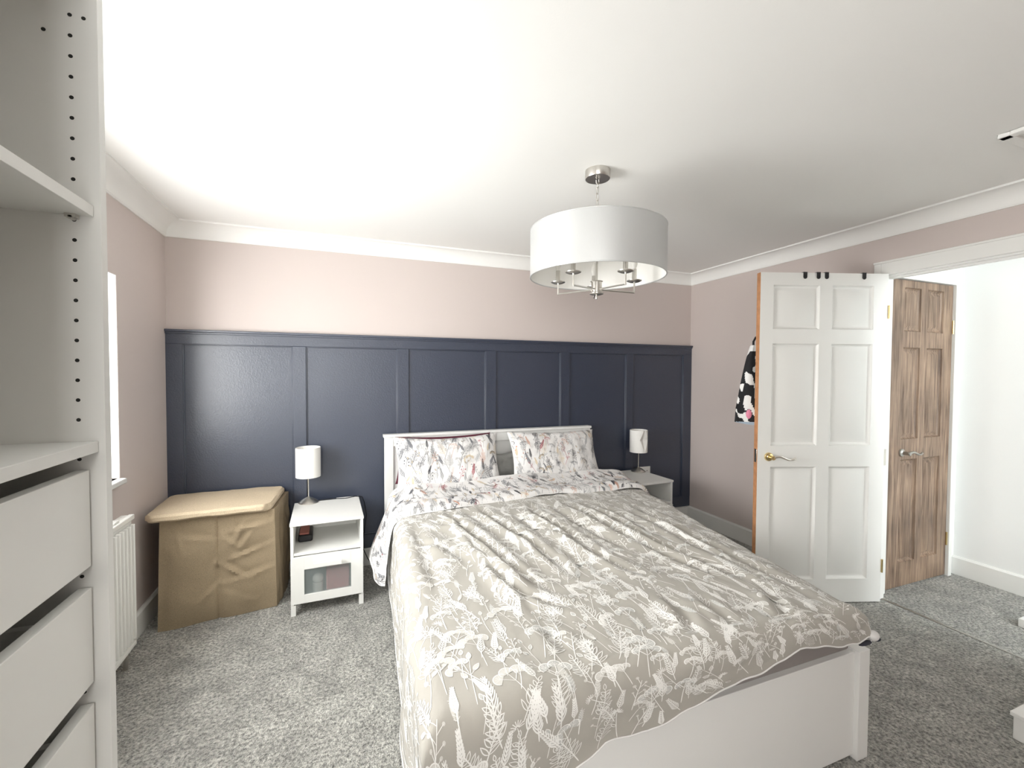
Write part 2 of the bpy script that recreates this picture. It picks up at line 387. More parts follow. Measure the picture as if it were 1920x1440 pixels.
# door frame and architraves of the bedroom doorway
g = MB()
g.box(W-0.020, W, -1.545, YD0, 0, 2.067); g.box(W-0.020, W, YD0, YD1, HD-0.012, 2.067); g.box(W-0.020, W, YD1, YD1-0.08, 0, 2.067)
g.box(W-0.028, W-0.019, -1.545, YD1-0.08, 2.054, 2.067)
g.box(W-0.001, W+TW+0.004, YD0-0.022, YD0, 0, HD); g.box(W-0.001, W+TW+0.004, YD1, YD1+0.022, 0, HD); g.box(W-0.001, W+TW+0.004, YD1, YD0, HD-0.022, HD)
g.box(W+0.022, W+TW-0.004, YD1+0.02, YD1+0.034, 0, HD-0.02); g.box(W+0.022, W+TW-0.004, YD1+0.02, YD0-0.02, HD-0.034, HD-0.02)
struct(g.build('trim_8', M['gloss_white'], bevel=0.003), 'white frame and architrave of the bedroom doorway')
g = MB(); g.box(4.19, 4.212, -1.572, -1.52, 0, 1.992); g.box(4.897, 4.935, -1.572, -1.52, 0, 1.992); g.box(4.19, 4.935, -1.572, -1.52, 1.992, 2.020)
struct(g.build('trim_9', M['gloss_white'], bevel=0.003), 'white frame around the brown door')
g = MB(); g.box(W+0.026, W+0.042, YD1, YD0, 0.0, 0.004)
struct(g.build('trim_10', M['darknickel'], bevel=0.001), 'thin metal carpet strip across the threshold')
# loft hatch
g = MB(); hx0, hx1, hy0, hy1 = 3.355, 3.93, -2.95, -2.362
for q in [(hx0, hx1, hy1-0.035, hy1), (hx0, hx1, hy0, hy0+0.035), (hx0, hx0+0.035, hy0, hy1), (hx1-0.035, hx1, hy0, hy1)]: g.box(*q, H-0.016, H)
g.box(hx0+0.03, hx1-0.03, hy0+0.03, hy1-0.03, H-0.006, H)
struct(g.build('trim_11', M['gloss_white'], bevel=0.003), 'white trimmed loft hatch in the ceiling')

# ------------------------------------------------------------------ six panel doors
def panel_door(width, height, th, cols, rows):
    """slab from x=0 (hinge) to width, faces at y=0 (front) and y=th (back); moulded raised panels"""
    g = MB(); xs = [0] + [c for q in cols for c in q] + [width]; zs = [0] + [c for q in rows for c in q] + [height]
    ring = [(0, 0), (0.002, 0.007), (0.014, 0.016), (0.019, 0.016), (0.042, 0.006)]
    for side in (0, 1):
        Y = (lambda d: d) if side == 0 else (lambda d: th - d)
        def F(q): return q if side == 0 else tuple(reversed(q))
        for i in range(len(xs)-1):
            for j in range(len(zs)-1):
                a, b, c, d = xs[i], xs[i+1], zs[j], zs[j+1]
                if i % 2 == 1 and j % 2 == 1:
                    L_ = [[(a+n, Y(e), c+n), (b-n, Y(e), c+n), (b-n, Y(e), d-n), (a+n, Y(e), d-n)] for n, e in ring]
                    for k in range(len(L_)-1):
                        for m in range(4):
                            m2 = (m+1) % 4; g.add([L_[k][m], L_[k][m2], L_[k+1][m2], L_[k+1][m]], [F((0,1,2,3))])
                    g.add(L_[-1], [F((0,1,2,3))])
                else: g.add([(a,Y(0),c),(b,Y(0),c),(b,Y(0),d),(a,Y(0),d)], [F((0,1,2,3))])
    for j in range(len(zs)-1):
        c, d = zs[j], zs[j+1]
        g.add([(0,0,c),(0,th,c),(0,th,d),(0,0,d)], [(3,2,1,0)]); g.add([(width,0,c),(width,th,c),(width,th,d),(width,0,d)], [(0,1,2,3)], 1)
    for i in range(len(xs)-1):
        a, b = xs[i], xs[i+1]
        g.add([(a,0,0),(b,0,0),(b,th,0),(a,th,0)], [(3,2,1,0)]); g.add([(a,0,height),(b,0,height),(b,th,height),(a,th,height)], [(0,1,2,3)])
    return g
# white bedroom door, open into the room
rows = [(0.15-0.008, 0.832-0.008), (0.960-0.008, 1.566-0.008), (1.653-0.008, 1.912-0.008)]
g = panel_door(0.779, 1.977, 0.036, [(0.088, 0.342), (0.418, 0.700)], rows)
door = g.build('door_1', [M['gloss_white'], M['orange_wood']])
d = Vector((3.32-4.057, -1.381+1.63)); ang = math.atan2(d.y, d.x)
# local +x runs from hinge to free edge; front face (y=0) must look back into the room: mirror via rotation
door.location = (4.057, -1.63, 0.008); door.rotation_euler = (0, 0, ang)
# with x pointing to the free edge, local +y points towards the viewer: shift slab so the viewer side is y=0
for v in door.data.vertices: v.co.y = -v.co.y
door.data.flip_normals()
struct(door, 'open white six-panel bedroom door')
def lever(parent, x, z, sgn, metal, tip, mirror=1, y0=0.0, R=0.026, L_=0.135):
    g = MB(); g.lathe([(R, 0), (R, 0.004), (R*0.9, 0.009), (R*0.5, 0.012), (0.011, 0.014), (0.010, 0.040), (0.013, 0.046), (0.011, 0.052), (0.0, 0.053)], (x, y0, z), 28, axis='y')
    if mirror < 0: g.v = [(v[0], 2*y0-v[1], v[2]) for v in g.v]
    h = g.build('door_handle', metal, parent)
    g = MB(); pts = []; rr = []
    for i in range(15):
        t = i/14; pts.append((x + sgn*L_*t, y0 + mirror*(0.044 + 0.006*math.sin(PI*t)), z + 0.010*math.sin(2*PI*t)*(1-0.3*t) - 0.004*t)); rr.append(0.0085 - 0.003*t + (0.0015 if t > 0.85 else 0))
    g.tube(pts, rr, 12); l = g.build('lever', tip, h); l['label'] = 'curved lever of the door handle'
    return h
hh = lever(door, 0.711, 0.885, -1, M['brass'], M['silver'], 1); hh['label'] = 'round polished brass rose with pale lever'
g = MB(); g.box(0.778, 0.7805, -0.029, -0.007, 0.85, 0.93); g.build('latch_plate', M['silver'], door, bevel=0.0008)
for hx_, hz in ((0.0, 1.75), (0.0, 0.22)):
    g = MB(); g.tube([(-0.004, 0.003, hz-0.04), (-0.004, 0.003, hz+0.04)], 0.005, 10); g.build('hinge', M['brass'], door)
# brown landing door
g = panel_door(0.683, 1.980, 0.036, [(0.152, 0.328), (0.398, 0.578)], [(0.155, 0.828), (0.960, 1.552), (1.655, 1.960-0.025)])
bd = g.build('door_2', [M['pine'], M['pine']]); bd.location = (4.213, -1.553, 0.008); struct(bd, 'closed brown stained pine six-panel door on the landing')
h2 = lever(bd, 0.16, 0.875, 1, M['darknickel'], M['darknickel'], -1); h2['label'] = 'dark metal lever handle'
for hz in (1.70, 0.25):
    g = MB(); g.tube([(0.684, -0.004, hz-0.045), (0.684, -0.004, hz+0.045)], 0.006, 10); g.build('hinge', M['brass'], bd)
g = MB(); g.box(W+0.012, W+0.036, YD0-0.0235, YD0-0.021, 0.83, 0.93)
sp = g.build('trim_12', M['silver']); struct(sp, 'metal strike plate on the door frame')

# four black over-door hooks on the top of the white door
DM = Matrix.Translation((4.057, -1.63, 0.008)) @ Matrix.Rotation(ang, 4, 'Z')
def over_hook(dist):
    g = MB(); w = 0.011
    pr = []
    g.box(dist-w, dist+w, -0.040, 0.0045, 1.9775, 1.9815)
    g.box(dist-w, dist+w, 0.0008, 0.0045, 1.952, 1.9815)
    g.lathe([(w, 0.0008), (w, 0.0045)], (dist, 0, 1.952), 20, axis='y', smooth=False)
    g.box(dist-w, dist+w, -0.0405, -0.0368, 1.905, 1.9815)
    pts = [(dist, -0.040 - 0.03*math.sin(PI*k/8), 1.905 - 0.012 + 0.014*math.cos(PI*k/8) - 0.0) for k in range(9)]
    g.tube(pts, 0.004, 8)
    g.v = [tuple(DM @ Vector(v)) for v in g.v]
    o = g.build('door_hook', M['dark'], bevel=0.0006); return o
for dist, lb in ((0.512, 'black over-door hook nearest the free edge of the white door'), (0.431, 'black over-door hook second from the free edge, close left of its twin'),
                 (0.381, 'black over-door hook third from the free edge, close right of its twin'), (0.152, 'black over-door hook standing alone near the hinges of the white door')):
    tag(over_hook(dist), lb, 'hook', 'black hooks on top of the white door')

# cloth hanging behind the door near its free edge
def hanging_cloth():
    g = MB(); nu, nv = 90, 130; P = []
    rnd = random.Random(3)
    for j in range(nv+1):
        t = j/nv; z = 1.560 - 0.475*t                      # top to bottom
        wid = 0.055 + 0.16*min(1, t*1.25)**0.8 ; cx = 0.795 - 0.045 - 0.02*t
        for i in range(nu+1):
            a = 2*PI*i/nu
            x = cx + wid*0.5*math.cos(a)*1.0 + 0.035*t
            y = -0.085 - (0.022+0.022*t)*math.sin(a) - 0.006*math.sin(4*a + 5*t)
            P.append((x, y, z + 0.008*math.cos(2*a)*(t > 0.98)))
    fs = []; mis = []
    for j in range(nv):
        for i in range(nu):
            q = (j*(nu+1)+i, j*(nu+1)+i+1, (j+1)*(nu+1)+i+1, (j+1)*(nu+1)+i)
            x, y, z = P[q[0]]; n1 = noise.noise(Vector((x*26, y*26, z*17+3)))
            mi = 1 if (n1 > 0.16 or z > 1.525) else 0
            if z < 1.096: mi = 3
            fs.append(q); mis.append(mi)
    for q, mi in zip(fs, mis): g.add([P[k] for k in q], [(0,1,2,3)], mi, True)
    g.v = [tuple(DM @ Vector((v[0], v[1], v[2]-0.008))) for v in g.v]
    c = g.build('hanging_cloth', [M['robe'], M['robe_print'], M['pink_cloth'], M['blue_cloth']])
    tag(c, 'black cloth with white print hanging behind the open white door', 'clothing')
    g = MB(); g.tube([tuple(DM @ Vector(p)) for p in [(0.745, -0.036, 1.60), (0.76, -0.07, 1.60), (0.765, -0.085, 1.575), (0.765, -0.085, 1.54)]], 0.006, 8)
    g.build('hanging_loop', M['robe'], c)
    g = MB(); g.sphere(tuple(DM @ Vector((0.80, -0.060, 1.135))), 0.034, 16, 0, (0.7, 0.6, 1.2)); g.build('pink_patch', M['pink_cloth'], c)['label'] = 'pink patch of cloth'
    return c
hanging_cloth()

# ------------------------------------------------------------------ printed cloth
def bez(p0, p1, p2, n):
    return [((1-t)**2*p0[0]+2*t*(1-t)*p1[0]+t*t*p2[0], (1-t)**2*p0[1]+2*t*(1-t)*p1[1]+t*t*p2[1]) for t in [i/n for i in range(n+1)]]
def motif(kind, h, R):
    """strokes: ('s', pts, halfwidth) or ('f', outline) in a frame growing along +v"""
    out = []; lean = R.uniform(-0.25, 0.25)*h
    stem = bez((0, 0), (lean*0.2, h*0.5), (lean, h), 12)
    def at(t):
        i = min(int(t*12), 11); a, b = stem[i], stem[i+1]; u = t*12-i
        p = (a[0]+(b[0]-a[0])*u, a[1]+(b[1]-a[1])*u); return p, math.atan2(b[1]-a[1], b[0]-a[0])
    def leaf(p, ang, L, wd, closed=True):
        c, s = math.cos(ang), math.sin(ang); q = []
        for t in [i/7 for i in range(8)]: q.append((L*t, wd*math.sin(PI*t**0.8)))
        for t in [i/7 for i in range(6, -1, -1)]: q.append((L*t, -wd*math.sin(PI*t**0.8)*0.8))
        return [(p[0]+c*x-s*y, p[1]+s*x+c*y) for x, y in q]
    if kind == 'leafy':
        out.append(('s', stem, 1.0))
        for k in range(5):
            t = 0.25+0.75*k/5; p, a = at(t)
            for sg in (1, -1): out.append(('s', leaf(p, a+sg*R.uniform(0.6, 0.95), h*(0.33-0.035*k), h*0.045), 0.75))
        p, a = at(0.999); out.append(('s', leaf(p, a, h*0.2, h*0.04), 0.75))
    elif kind == 'fern':
        out.append(('s', stem, 1.0))
        for k in range(8):
            t = 0.2+0.78*k/8; p, a = at(t)
            for sg in (1, -1):
                b = a+sg*0.65; L = h*(0.27-0.022*k); out.append(('s', bez(p, (p[0]+L*0.5*math.cos(b), p[1]+L*0.5*math.sin(b)), (p[0]+L*math.cos(b-sg*0.25), p[1]+L*math.sin(b-sg*0.25)), 4), 1.15))
    elif kind == 'umbel':
        out.append(('s', stem[:9], 0.9)); p, a = at(0.66)
        for b in (-0.75, 0.0, 0.75):
            L = h*0.28; e = (p[0]+L*math.cos(a+b), p[1]+L*math.sin(a+b)); out.append(('s', [p, ((p[0]+e[0])/2, (p[1]+e[1])/2), e], 0.8))
            r = h*0.14; q = [(e[0]+r*math.cos(a+b+g), e[1]+r*math.sin(a+b+g)) for g in [-1.9+3.8*i/12 for i in range(13)]]
            out.append(('f2', q)); out.append(('s', q, 1.1))
            for g in (-0.9, -0.3, 0.3, 0.9): out.append(('s', [e, (e[0]+r*0.75*math.cos(a+b+g), e[1]+r*0.75*math.sin(a+b+g))], 0.6))
    elif kind == 'berry':
        out.append(('s', stem, 0.8))
        for k in range(6):
            t = 0.3+0.7*k/6; p, a = at(t); b = a+(1 if k % 2 else -1)*R.uniform(0.5, 0.9); L = h*0.22
            e = (p[0]+L*math.cos(b), p[1]+L*math.sin(b)); out.append(('s', [p, e], 0.6)); r = h*R.uniform(0.032, 0.05)
            out.append(('f', [(e[0]+r*math.cos(g), e[1]+r*math.sin(g)) for g in [2*PI*i/9 for i in range(9)]]))
    elif kind == 'pod':
        out.append(('s', stem, 0.8))
        for t, sg in ((0.55, 1), (0.7, -1), (0.999, 0)):
            p, a = at(t); b = a+sg*0.6; L = h*0.12; e = (p[0]+L*math.cos(b), p[1]+L*math.sin(b)); out.append(('s', [p, e], 0.7))
            lf = leaf(e, b, h*0.2, h*0.055); out.append(('f3', lf)); out.append(('s', lf+[lf[0]], 0.7))
    elif kind == 'daisy':
        out.append(('s', stem, 0.8)); p, a = at(0.999)
        for k in range(9):
            b = a-1.7+3.4*k/8; out.append(('s', [(p[0]+h*0.03*math.cos(b), p[1]+h*0.03*math.sin(b)), (p[0]+h*0.17*math.cos(b), p[1]+h*0.17*math.sin(b))], 1.3))
        q, a2 = at(0.45); out.append(('s', leaf(q, a2+0.7, h*0.22, h*0.04), 0.7))
    elif kind == 'plume':
        p, a = at(0.45); lf = leaf(p, a, h*0.62, h*0.085); out.append(('f2', lf)); out.append(('s', stem[:8], 0.8))
        for k in range(6):
            q, b = at(min(0.999, 0.5+0.08*k)); 
            for sg in (1, -1): out.append(('s', [q, (q[0]+h*0.09*math.cos(b+sg*0.9), q[1]+h*0.09*math.sin(b+sg*0.9))], 0.6))
    return out
class Cloth:
    """grid surface with prints made of thin faces lying on it, all one mesh"""
    def __init__(s, P, A, B):           # P[nu,nv,3], A,B cloth coordinates (metres) of grid nodes
        s.P = P; s.A = A; s.B = B; s.nu, s.nv = P.shape[:2]
        du = np.gradient(P, axis=0); dv = np.gradient(P, axis=1); n = np.cross(du, dv); s.N = n/np.maximum(np.linalg.norm(n, axis=2, keepdims=True), 1e-9)
        s.g = MB(); nu, nv = s.nu, s.nv
        s.g.v = [tuple(p) for p in P.reshape(-1, 3).tolist()]
        for i in range(nu-1):
            for j in range(nv-1): s.g.f.append((i*nv+j, (i+1)*nv+j, (i+1)*nv+j+1, i*nv+j+1)); s.g.mi.append(0); s.g.sm.append(True)
    def inv(s, a, b):                   # cloth coords -> grid indices: rows in b (v axis) shared, a per column
        j = np.interp(b, s.B, np.arange(s.nv))
        j0 = int(min(max(math.floor(j), 0), s.nv-2)); fj = j-j0
        i = (np.interp(a, s.A[:, j0], np.arange(s.nu))*(1-fj) + np.interp(a, s.A[:, j0+1], np.arange(s.nu))*fj)
        return i, j
    def ok(s, a, b):
        if b < s.B[0] or b > s.B[-1]: return False
        j = int(np.searchsorted(s.B, b)); j = min(j, s.nv-1)
        return s.A[0, j]+0.004 < a < s.A[-1, j]-0.004
    def pt(s, a, b, off):
        i, j = s.inv(a, b); i0 = int(min(i, s.nu-2)); j0 = int(min(j, s.nv-2)); fi, fj = i-i0, j-j0
        P, N = s.P, s.N
        w = ((1-fi)*(1-fj), fi*(1-fj), fi*fj, (1-fi)*fj)
        p = P[i0,j0]*w[0]+P[i0+1,j0]*w[1]+P[i0+1,j0+1]*w[2]+P[i0,j0+1]*w[3]
        n = N[i0,j0]*w[0]+N[i0+1,j0]*w[1]+N[i0+1,j0+1]*w[2]+N[i0,j0+1]*w[3]
        return p + n*off
    def stroke(s, pts, hw, mi, off):
        # resample to <= 8 mm
        q = [pts[0]]
        for a, b in zip(pts, pts[1:]):
            L = math.hypot(b[0]-a[0], b[1]-a[1]); k = max(1, int(L/0.008)+0)
            for m in range(1, k+1): q.append((a[0]+(b[0]-a[0])*m/k, a[1]+(b[1]-a[1])*m/k))
        vs = []; n = len(q)
        for k, p in enumerate(q):
            if not s.ok(*p): 
                n = k; break
            a, b = q[max(k-1, 0)], q[min(k+1, len(q)-1)]; dx, dy = b[0]-a[0], b[1]-a[1]; L = math.hypot(dx, dy) or 1
            w = hw*(0.55 if k in (0, len(q)-1) else 1); nx, ny = -dy/L*w, dx/L*w
            if not (s.ok(p[0]+nx, p[1]+ny) and s.ok(p[0]-nx, p[1]-ny)): n = k; break
            vs += [s.pt(p[0]+nx, p[1]+ny, off), s.pt(p[0]-nx, p[1]-ny, off)]
        if n < 2: return
        s.g.add(vs[:2*n], [(2*k, 2*k+1, 2*k+3, 2*k+2) for k in range(n-1)], mi, True)
    def fill(s, out, mi, off):
        if not all(s.ok(*p) for p in out): return
        cx = sum(p[0] for p in out)/len(out); cy = sum(p[1] for p in out)/len(out); n = len(out)
        if not s.ok(cx, cy): return
        rings = [[(cx+(p[0]-cx)*f, cy+(p[1]-cy)*f) for p in out] for f in (1.0, 0.66, 0.33)]
        vs = [s.pt(*p, off) for r in rings for p in r] + [s.pt(cx, cy, off)]
        fs = [(k*n+i, k*n+(i+1) % n, (k+1)*n+(i+1) % n, (k+1)*n+i) for k in range(2) for i in range(n)] + [(2*n+i, 2*n+(i+1) % n, 3*n) for i in range(n)]
        s.g.add(vs, fs, mi, True)
    def put(s, kind, a, b, h, rot, R, mi_s, mi_f, mi_f2, hw, off):
        c, sn = math.cos(rot), math.sin(rot)
        tr = lambda p: (a + c*p[0]-sn*p[1], b + sn*p[0]+c*p[1])
        for it in motif(kind, h, R):
            pts = [tr(p) for p in it[1]]
            if it[0] == 's': s.stroke(pts, hw*it[2], mi_s, off+0.0002)
            elif it[0] == 'f': s.fill(pts, mi_f, off)
            elif it[0] == 'f3' and mi_f2 in (2, 3): s.fill(pts, mi_f2, off)
            elif mi_f2 is not None: s.fill(pts, mi_f2, off-0.0001)
KINDS = ['leafy', 'fern', 'umbel', 'berry', 'pod', 'daisy', 'plume', 'leafy', 'umbel', 'fern']
def print_light(cl, R, a0, a1, b0, b1, up):
    """white botanicals on taupe; mats: 0 taupe, 1 white, 2 soft, 3 mist"""
    b = b0; row = 0
    while b < b1:
        a = a0 + (0.045 if row % 2 else 0)
        while a < a1:
            k = R.choice(KINDS); h = R.uniform(0.085, 0.145)
            if R.random() < 0.97:
                cl.put(k, a+R.uniform(-0.015, 0.015), b+R.uniform(-0.02, 0.02), h, (0 if up > 0 else PI)+R.uniform(-0.45, 0.45), R, 1, R.choice([1, 2, 2]), R.choice([2, 3]), R.uniform(0.0011, 0.0018), 0.0010)
            a += 0.052
        b += 0.058; row += 1
def print_ink(cl, R, a0, a1, b0, b1, up, step=0.075, sc=1.0):
    """coloured botanicals on white; mats 1 dark, 2 grey, 3 light, 4 peach, 5 rose, 6 sand"""
    b = b0; row = 0
    while b < b1:
        a = a0 + (step*0.5 if row % 2 else 0)
        while a < a1:
            k = R.choice(KINDS); h = R.uniform(0.060, 0.105)*sc; u = R.random()
            ms = 1 if u < 0.20 else 2 if u < 0.46 else 3 if u < 0.82 else 4 if u < 0.89 else 5 if u < 0.94 else 6
            mf = R.choice([1, 2, 5, 4]) if ms in (1, 2) else ms
            if k == 'plume': ms = R.choice([3, 3, 6, 4])
            cl.put(k, a+R.uniform(-0.02, 0.02), b+R.uniform(-0.02, 0.02), h, (0 if up > 0 else PI)+R.uniform(-0.5, 0.5), R, ms, mf, None if R.random() < 0.75 else 6, R.uniform(0.0008, 0.0012), 0.0009)
            a += step
        b += step*0.95; row += 1

# ------------------------------------------------------------------ bed
bed = empty('bed', (2.06, -1.18, 0))
tag(bed, 'white double bed with tall headboard and boxed base against the navy panelling', 'bed')
def part(g, name, m, parent, **k):
    loc = parent.matrix_world if False else Matrix.Translation(-Vector(parent.location))
    g.v = [tuple(loc @ Vector(v)) for v in g.v]
    return g.build(name, m, parent, **k)
g = MB()
HX0, HX1 = 1.285, 2.945
g.box(HX0, HX0+0.062, -0.10, -0.055, 0, 0.925); g.box(HX1-0.062, HX1, -0.10, -0.055, 0, 0.925)
g.box(HX0+0.06, HX1-0.06, -0.085, -0.062, 0.25, 0.925); g.box(HX0+0.06, HX1-0.06, -0.098, -0.06, 0.86, 0.925)
g.box(HX0-0.008, HX1+0.008, -0.108, -0.045, 0.925, 0.945)
part(g, 'headboard', M['white_board'], bed, bevel=0.003)
xl = lambda y: 1.290 + 0.030*y*1.0     # left edge of the base
xr = lambda y: 2.925 + 0.060*y
def qbox(g, xa, xb, y0, y1, z0, z1, mi=0):
    g.hexa([(xa(y0), y0, z0), (xb(y0), y0, z0), (xb(y1), y1, z0), (xa(y1), y1, z0)], [(xa(y0), y0, z1), (xb(y0), y0, z1), (xb(y1), y1, z1), (xa(y1), y1, z1)], mi)
g = MB(); qbox(g, xl, lambda y: xl(y)+0.03, -2.25, -0.10, 0.03, 0.385); part(g, 'side_rail', M['white_board'], bed, bevel=0.002)
g = MB(); qbox(g, lambda y: xr(y)-0.03, xr, -2.25, -0.10, 0.03, 0.385); part(g, 'side_rail', M['white_board'], bed, bevel=0.002)
g = MB(); g.box(xl(-2.27), 2.735, -2.283, -2.255, 0.015, 0.392); g.box(2.735, 2.792, -2.298, -2.245, 0, 0.398); g.box(xl(-2.27)-0.002, xl(-2.27)+0.055, -2.298, -2.245, 0, 0.398)
part(g, 'footboard', M['white_board'], bed, bevel=0.002)
g = MB(); qbox(g, lambda y: xl(y)+0.03, lambda y: xr(y)-0.03, -2.25, -0.10, 0.20, 0.23); part(g, 'slat_base', M['sheet'], bed)
# mattress with fitted sheet
g = MB(); qbox(g, lambda y: xl(y)+0.035, lambda y: xr(y)-0.035, -2.262, -0.115, 0.232, 0.54)
mt = g.build('mattress', M['sheet'], bevel=0.035, seg=4)
tag(mt, 'mattress in a grey-brown fitted sheet, showing between duvet and footboard', 'mattress')

# ------------------------------------------------------------------ duvet
CR = [
(1.3, 1.0, [(1.558,-0.862),(1.57,-1.018),(1.596,-1.174),(1.621,-1.354),(1.637,-1.508),(1.651,-1.642),(1.674,-1.751),(1.705,-1.853),(1.733,-1.934)]),
(0.9, 0.9, [(1.56,-1.248),(1.574,-1.412),(1.598,-1.542),(1.627,-1.655)]),
(1.2, 1.0, [(1.746,-0.893),(1.77,-1.071),(1.791,-1.274),(1.823,-1.434),(1.831,-1.618),(1.845,-1.733),(1.87,-1.814)]),
(1.3, 1.1, [(2.038,-0.947),(2.011,-1.085),(2.021,-1.222),(2.035,-1.37),(2.033,-1.555),(2.036,-1.682),(2.069,-1.836),(2.136,-1.958)]),
(1.0, 0.9, [(1.575,-1.55),(1.582,-1.687),(1.592,-1.797),(1.604,-1.917),(1.604,-2.008)]),
(0.7, 1.2, [(1.468,-1.028),(1.563,-1.114),(1.588,-1.259),(1.608,-1.444)]),
(0.5, 1.2, [(1.297,-1.227),(1.412,-1.311),(1.48,-1.446),(1.51,-1.587)]),
(1.1, 0.9, [(1.968,-1.328),(2.0,-1.478),(2.002,-1.627),(2.016,-1.739)]),
(0.8, 0.9, [(1.569,-1.729),(1.612,-1.869),(1.689,-1.977),(1.77,-2.023)]),
(0.45, 1.1, [(1.592,-2.063),(1.602,-2.151),(1.618,-2.221)]),
(0.6, 0.8, [(1.929,-1.61),(1.91,-1.784)]),
(0.9, 1.4, [(2.646,-1.116),(2.602,-1.644),(2.591,-1.885),(2.599,-2.068),(2.575,-2.268)]),
(0.8, 1.3, [(2.38,-1.01),(2.365,-1.494),(2.415,-1.794),(2.453,-2.011),(2.484,-2.158)]),
(0.7, 1.2, [(2.258,-1.083),(2.273,-1.458),(2.326,-1.759),(2.38,-1.982),(2.417,-2.131)]),
(0.8, 1.2, [(2.073,-2.08),(2.046,-2.18),(2.005,-2.28)]),
(0.7, 1.0, [(2.18,-2.12),(2.16,-2.28)]),
(0.8, 1.2, [(2.465,-2.15),(2.401,-2.25),(2.36,-2.30)]),
(0.6, 1.2, [(2.436,-1.009),(2.444,-1.311),(2.423,-1.589)]),
(0.6, 1.2, [(2.262,-0.939),(2.275,-1.19),(2.285,-1.469),(2.305,-1.681)]),
(0.7, 1.2, [(2.55,-1.25),(2.53,-1.7),(2.54,-2.0),(2.53,-2.2)]),
(0.6, 1.1, [(2.16,-1.0),(2.15,-1.25),(2.17,-1.5),(2.20,-1.75)]),
(0.5, 1.1, [(1.90,-1.0),(1.90,-1.2),(1.925,-1.4)]),
(0.5, 1.0, [(1.66,-0.92),(1.68,-1.05),(1.70,-1.2)]),
(0.5, 1.6, [(1.36,-1.0),(1.35,-1.4),(1.34,-1.8)]),
]
def crease_disp(X, Y):
    D = np.zeros_like(X)
    for dep, wd, pts in CR:
        best = np.full(X.shape, 9.0); sg = np.zeros_like(X); along = np.zeros_like(X)
        tot = sum(math.hypot(b[0]-a[0], b[1]-a[1]) for a, b in zip(pts, pts[1:])); acc = 0
        for a, b in zip(pts, pts[1:]):
            dx, dy = b[0]-a[0], b[1]-a[1]; L = math.hypot(dx, dy)
            t = np.clip(((X-a[0])*dx+(Y-a[1])*dy)/L**2, 0, 1)
            px, py = X-a[0]-t*dx, Y-a[1]-t*dy; d = np.hypot(px, py); m = d < best
            best = np.where(m, d, best); sg = np.where(m, np.sign(dx*py-dy*px), sg); along = np.where(m, (acc+t*L)/tot, along); acc += L
        s = best*np.where(sg == 0, 1, sg); env = np.clip(along*5, 0.25, 1)*np.clip((1-along)*3.2, 0, 1)
        w = 0.014*wd
        D += dep*0.023*env*(-np.exp(-(s/w)**2) + 0.95*np.exp(-((s+2.3*w)/(1.6*w))**2) + 0.55*np.exp(-((s-2.4*w)/(1.7*w))**2))
    for _ in range(4):
        Q = np.pad(D, 1, mode='edge'); D = (Q[:-2, 1:-1]+Q[2:, 1:-1]+Q[1:-1, :-2]+Q[1:-1, 2:]+2*D)/6
    return D
def fbm(X, Y, sc, seed=0.0, amp=1.0, sy=1.0):
    f = np.zeros(X.shape)
    it = np.nditer(X, flags=['multi_index'])
    for _ in it:
        ij = it.multi_index; f[ij] = noise.fractal(Vector((X[ij]*sc, Y[ij]*sc*sy, seed)), 1.0, 2.0, 3)
    return f*amp
def drape(d, R, flare):
    d = np.maximum(d, 0); q = PI*R/2
    out = np.where(d < q, R*np.sin(np.minimum(d, q)/R), R + flare*(d-q)); dr = np.where(d < q, R*(1-np.cos(np.minimum(d, q)/R)), R + (d-q))
    return out, dr
XTL = lambda y: 1.392 + 0.060*y
XTR = lambda y: 3.065 + 0.185*y
YTF = -2.268; ZT = 0.592; RS, RR, RF = 0.07, 0.08, 0.07
hemx = [1.12, 1.25, 1.40, 1.574, 1.657, 1.789, 1.892, 2.082, 2.169, 2.368, 2.48, 2.66, 2.73, 2.80]
hemz = [0.13, 0.20, 0.31, 0.385, 0.412, 0.400, 0.428, 0.458, 0.471, 0.510, 0.503, 0.482, 0.490, 0.47]
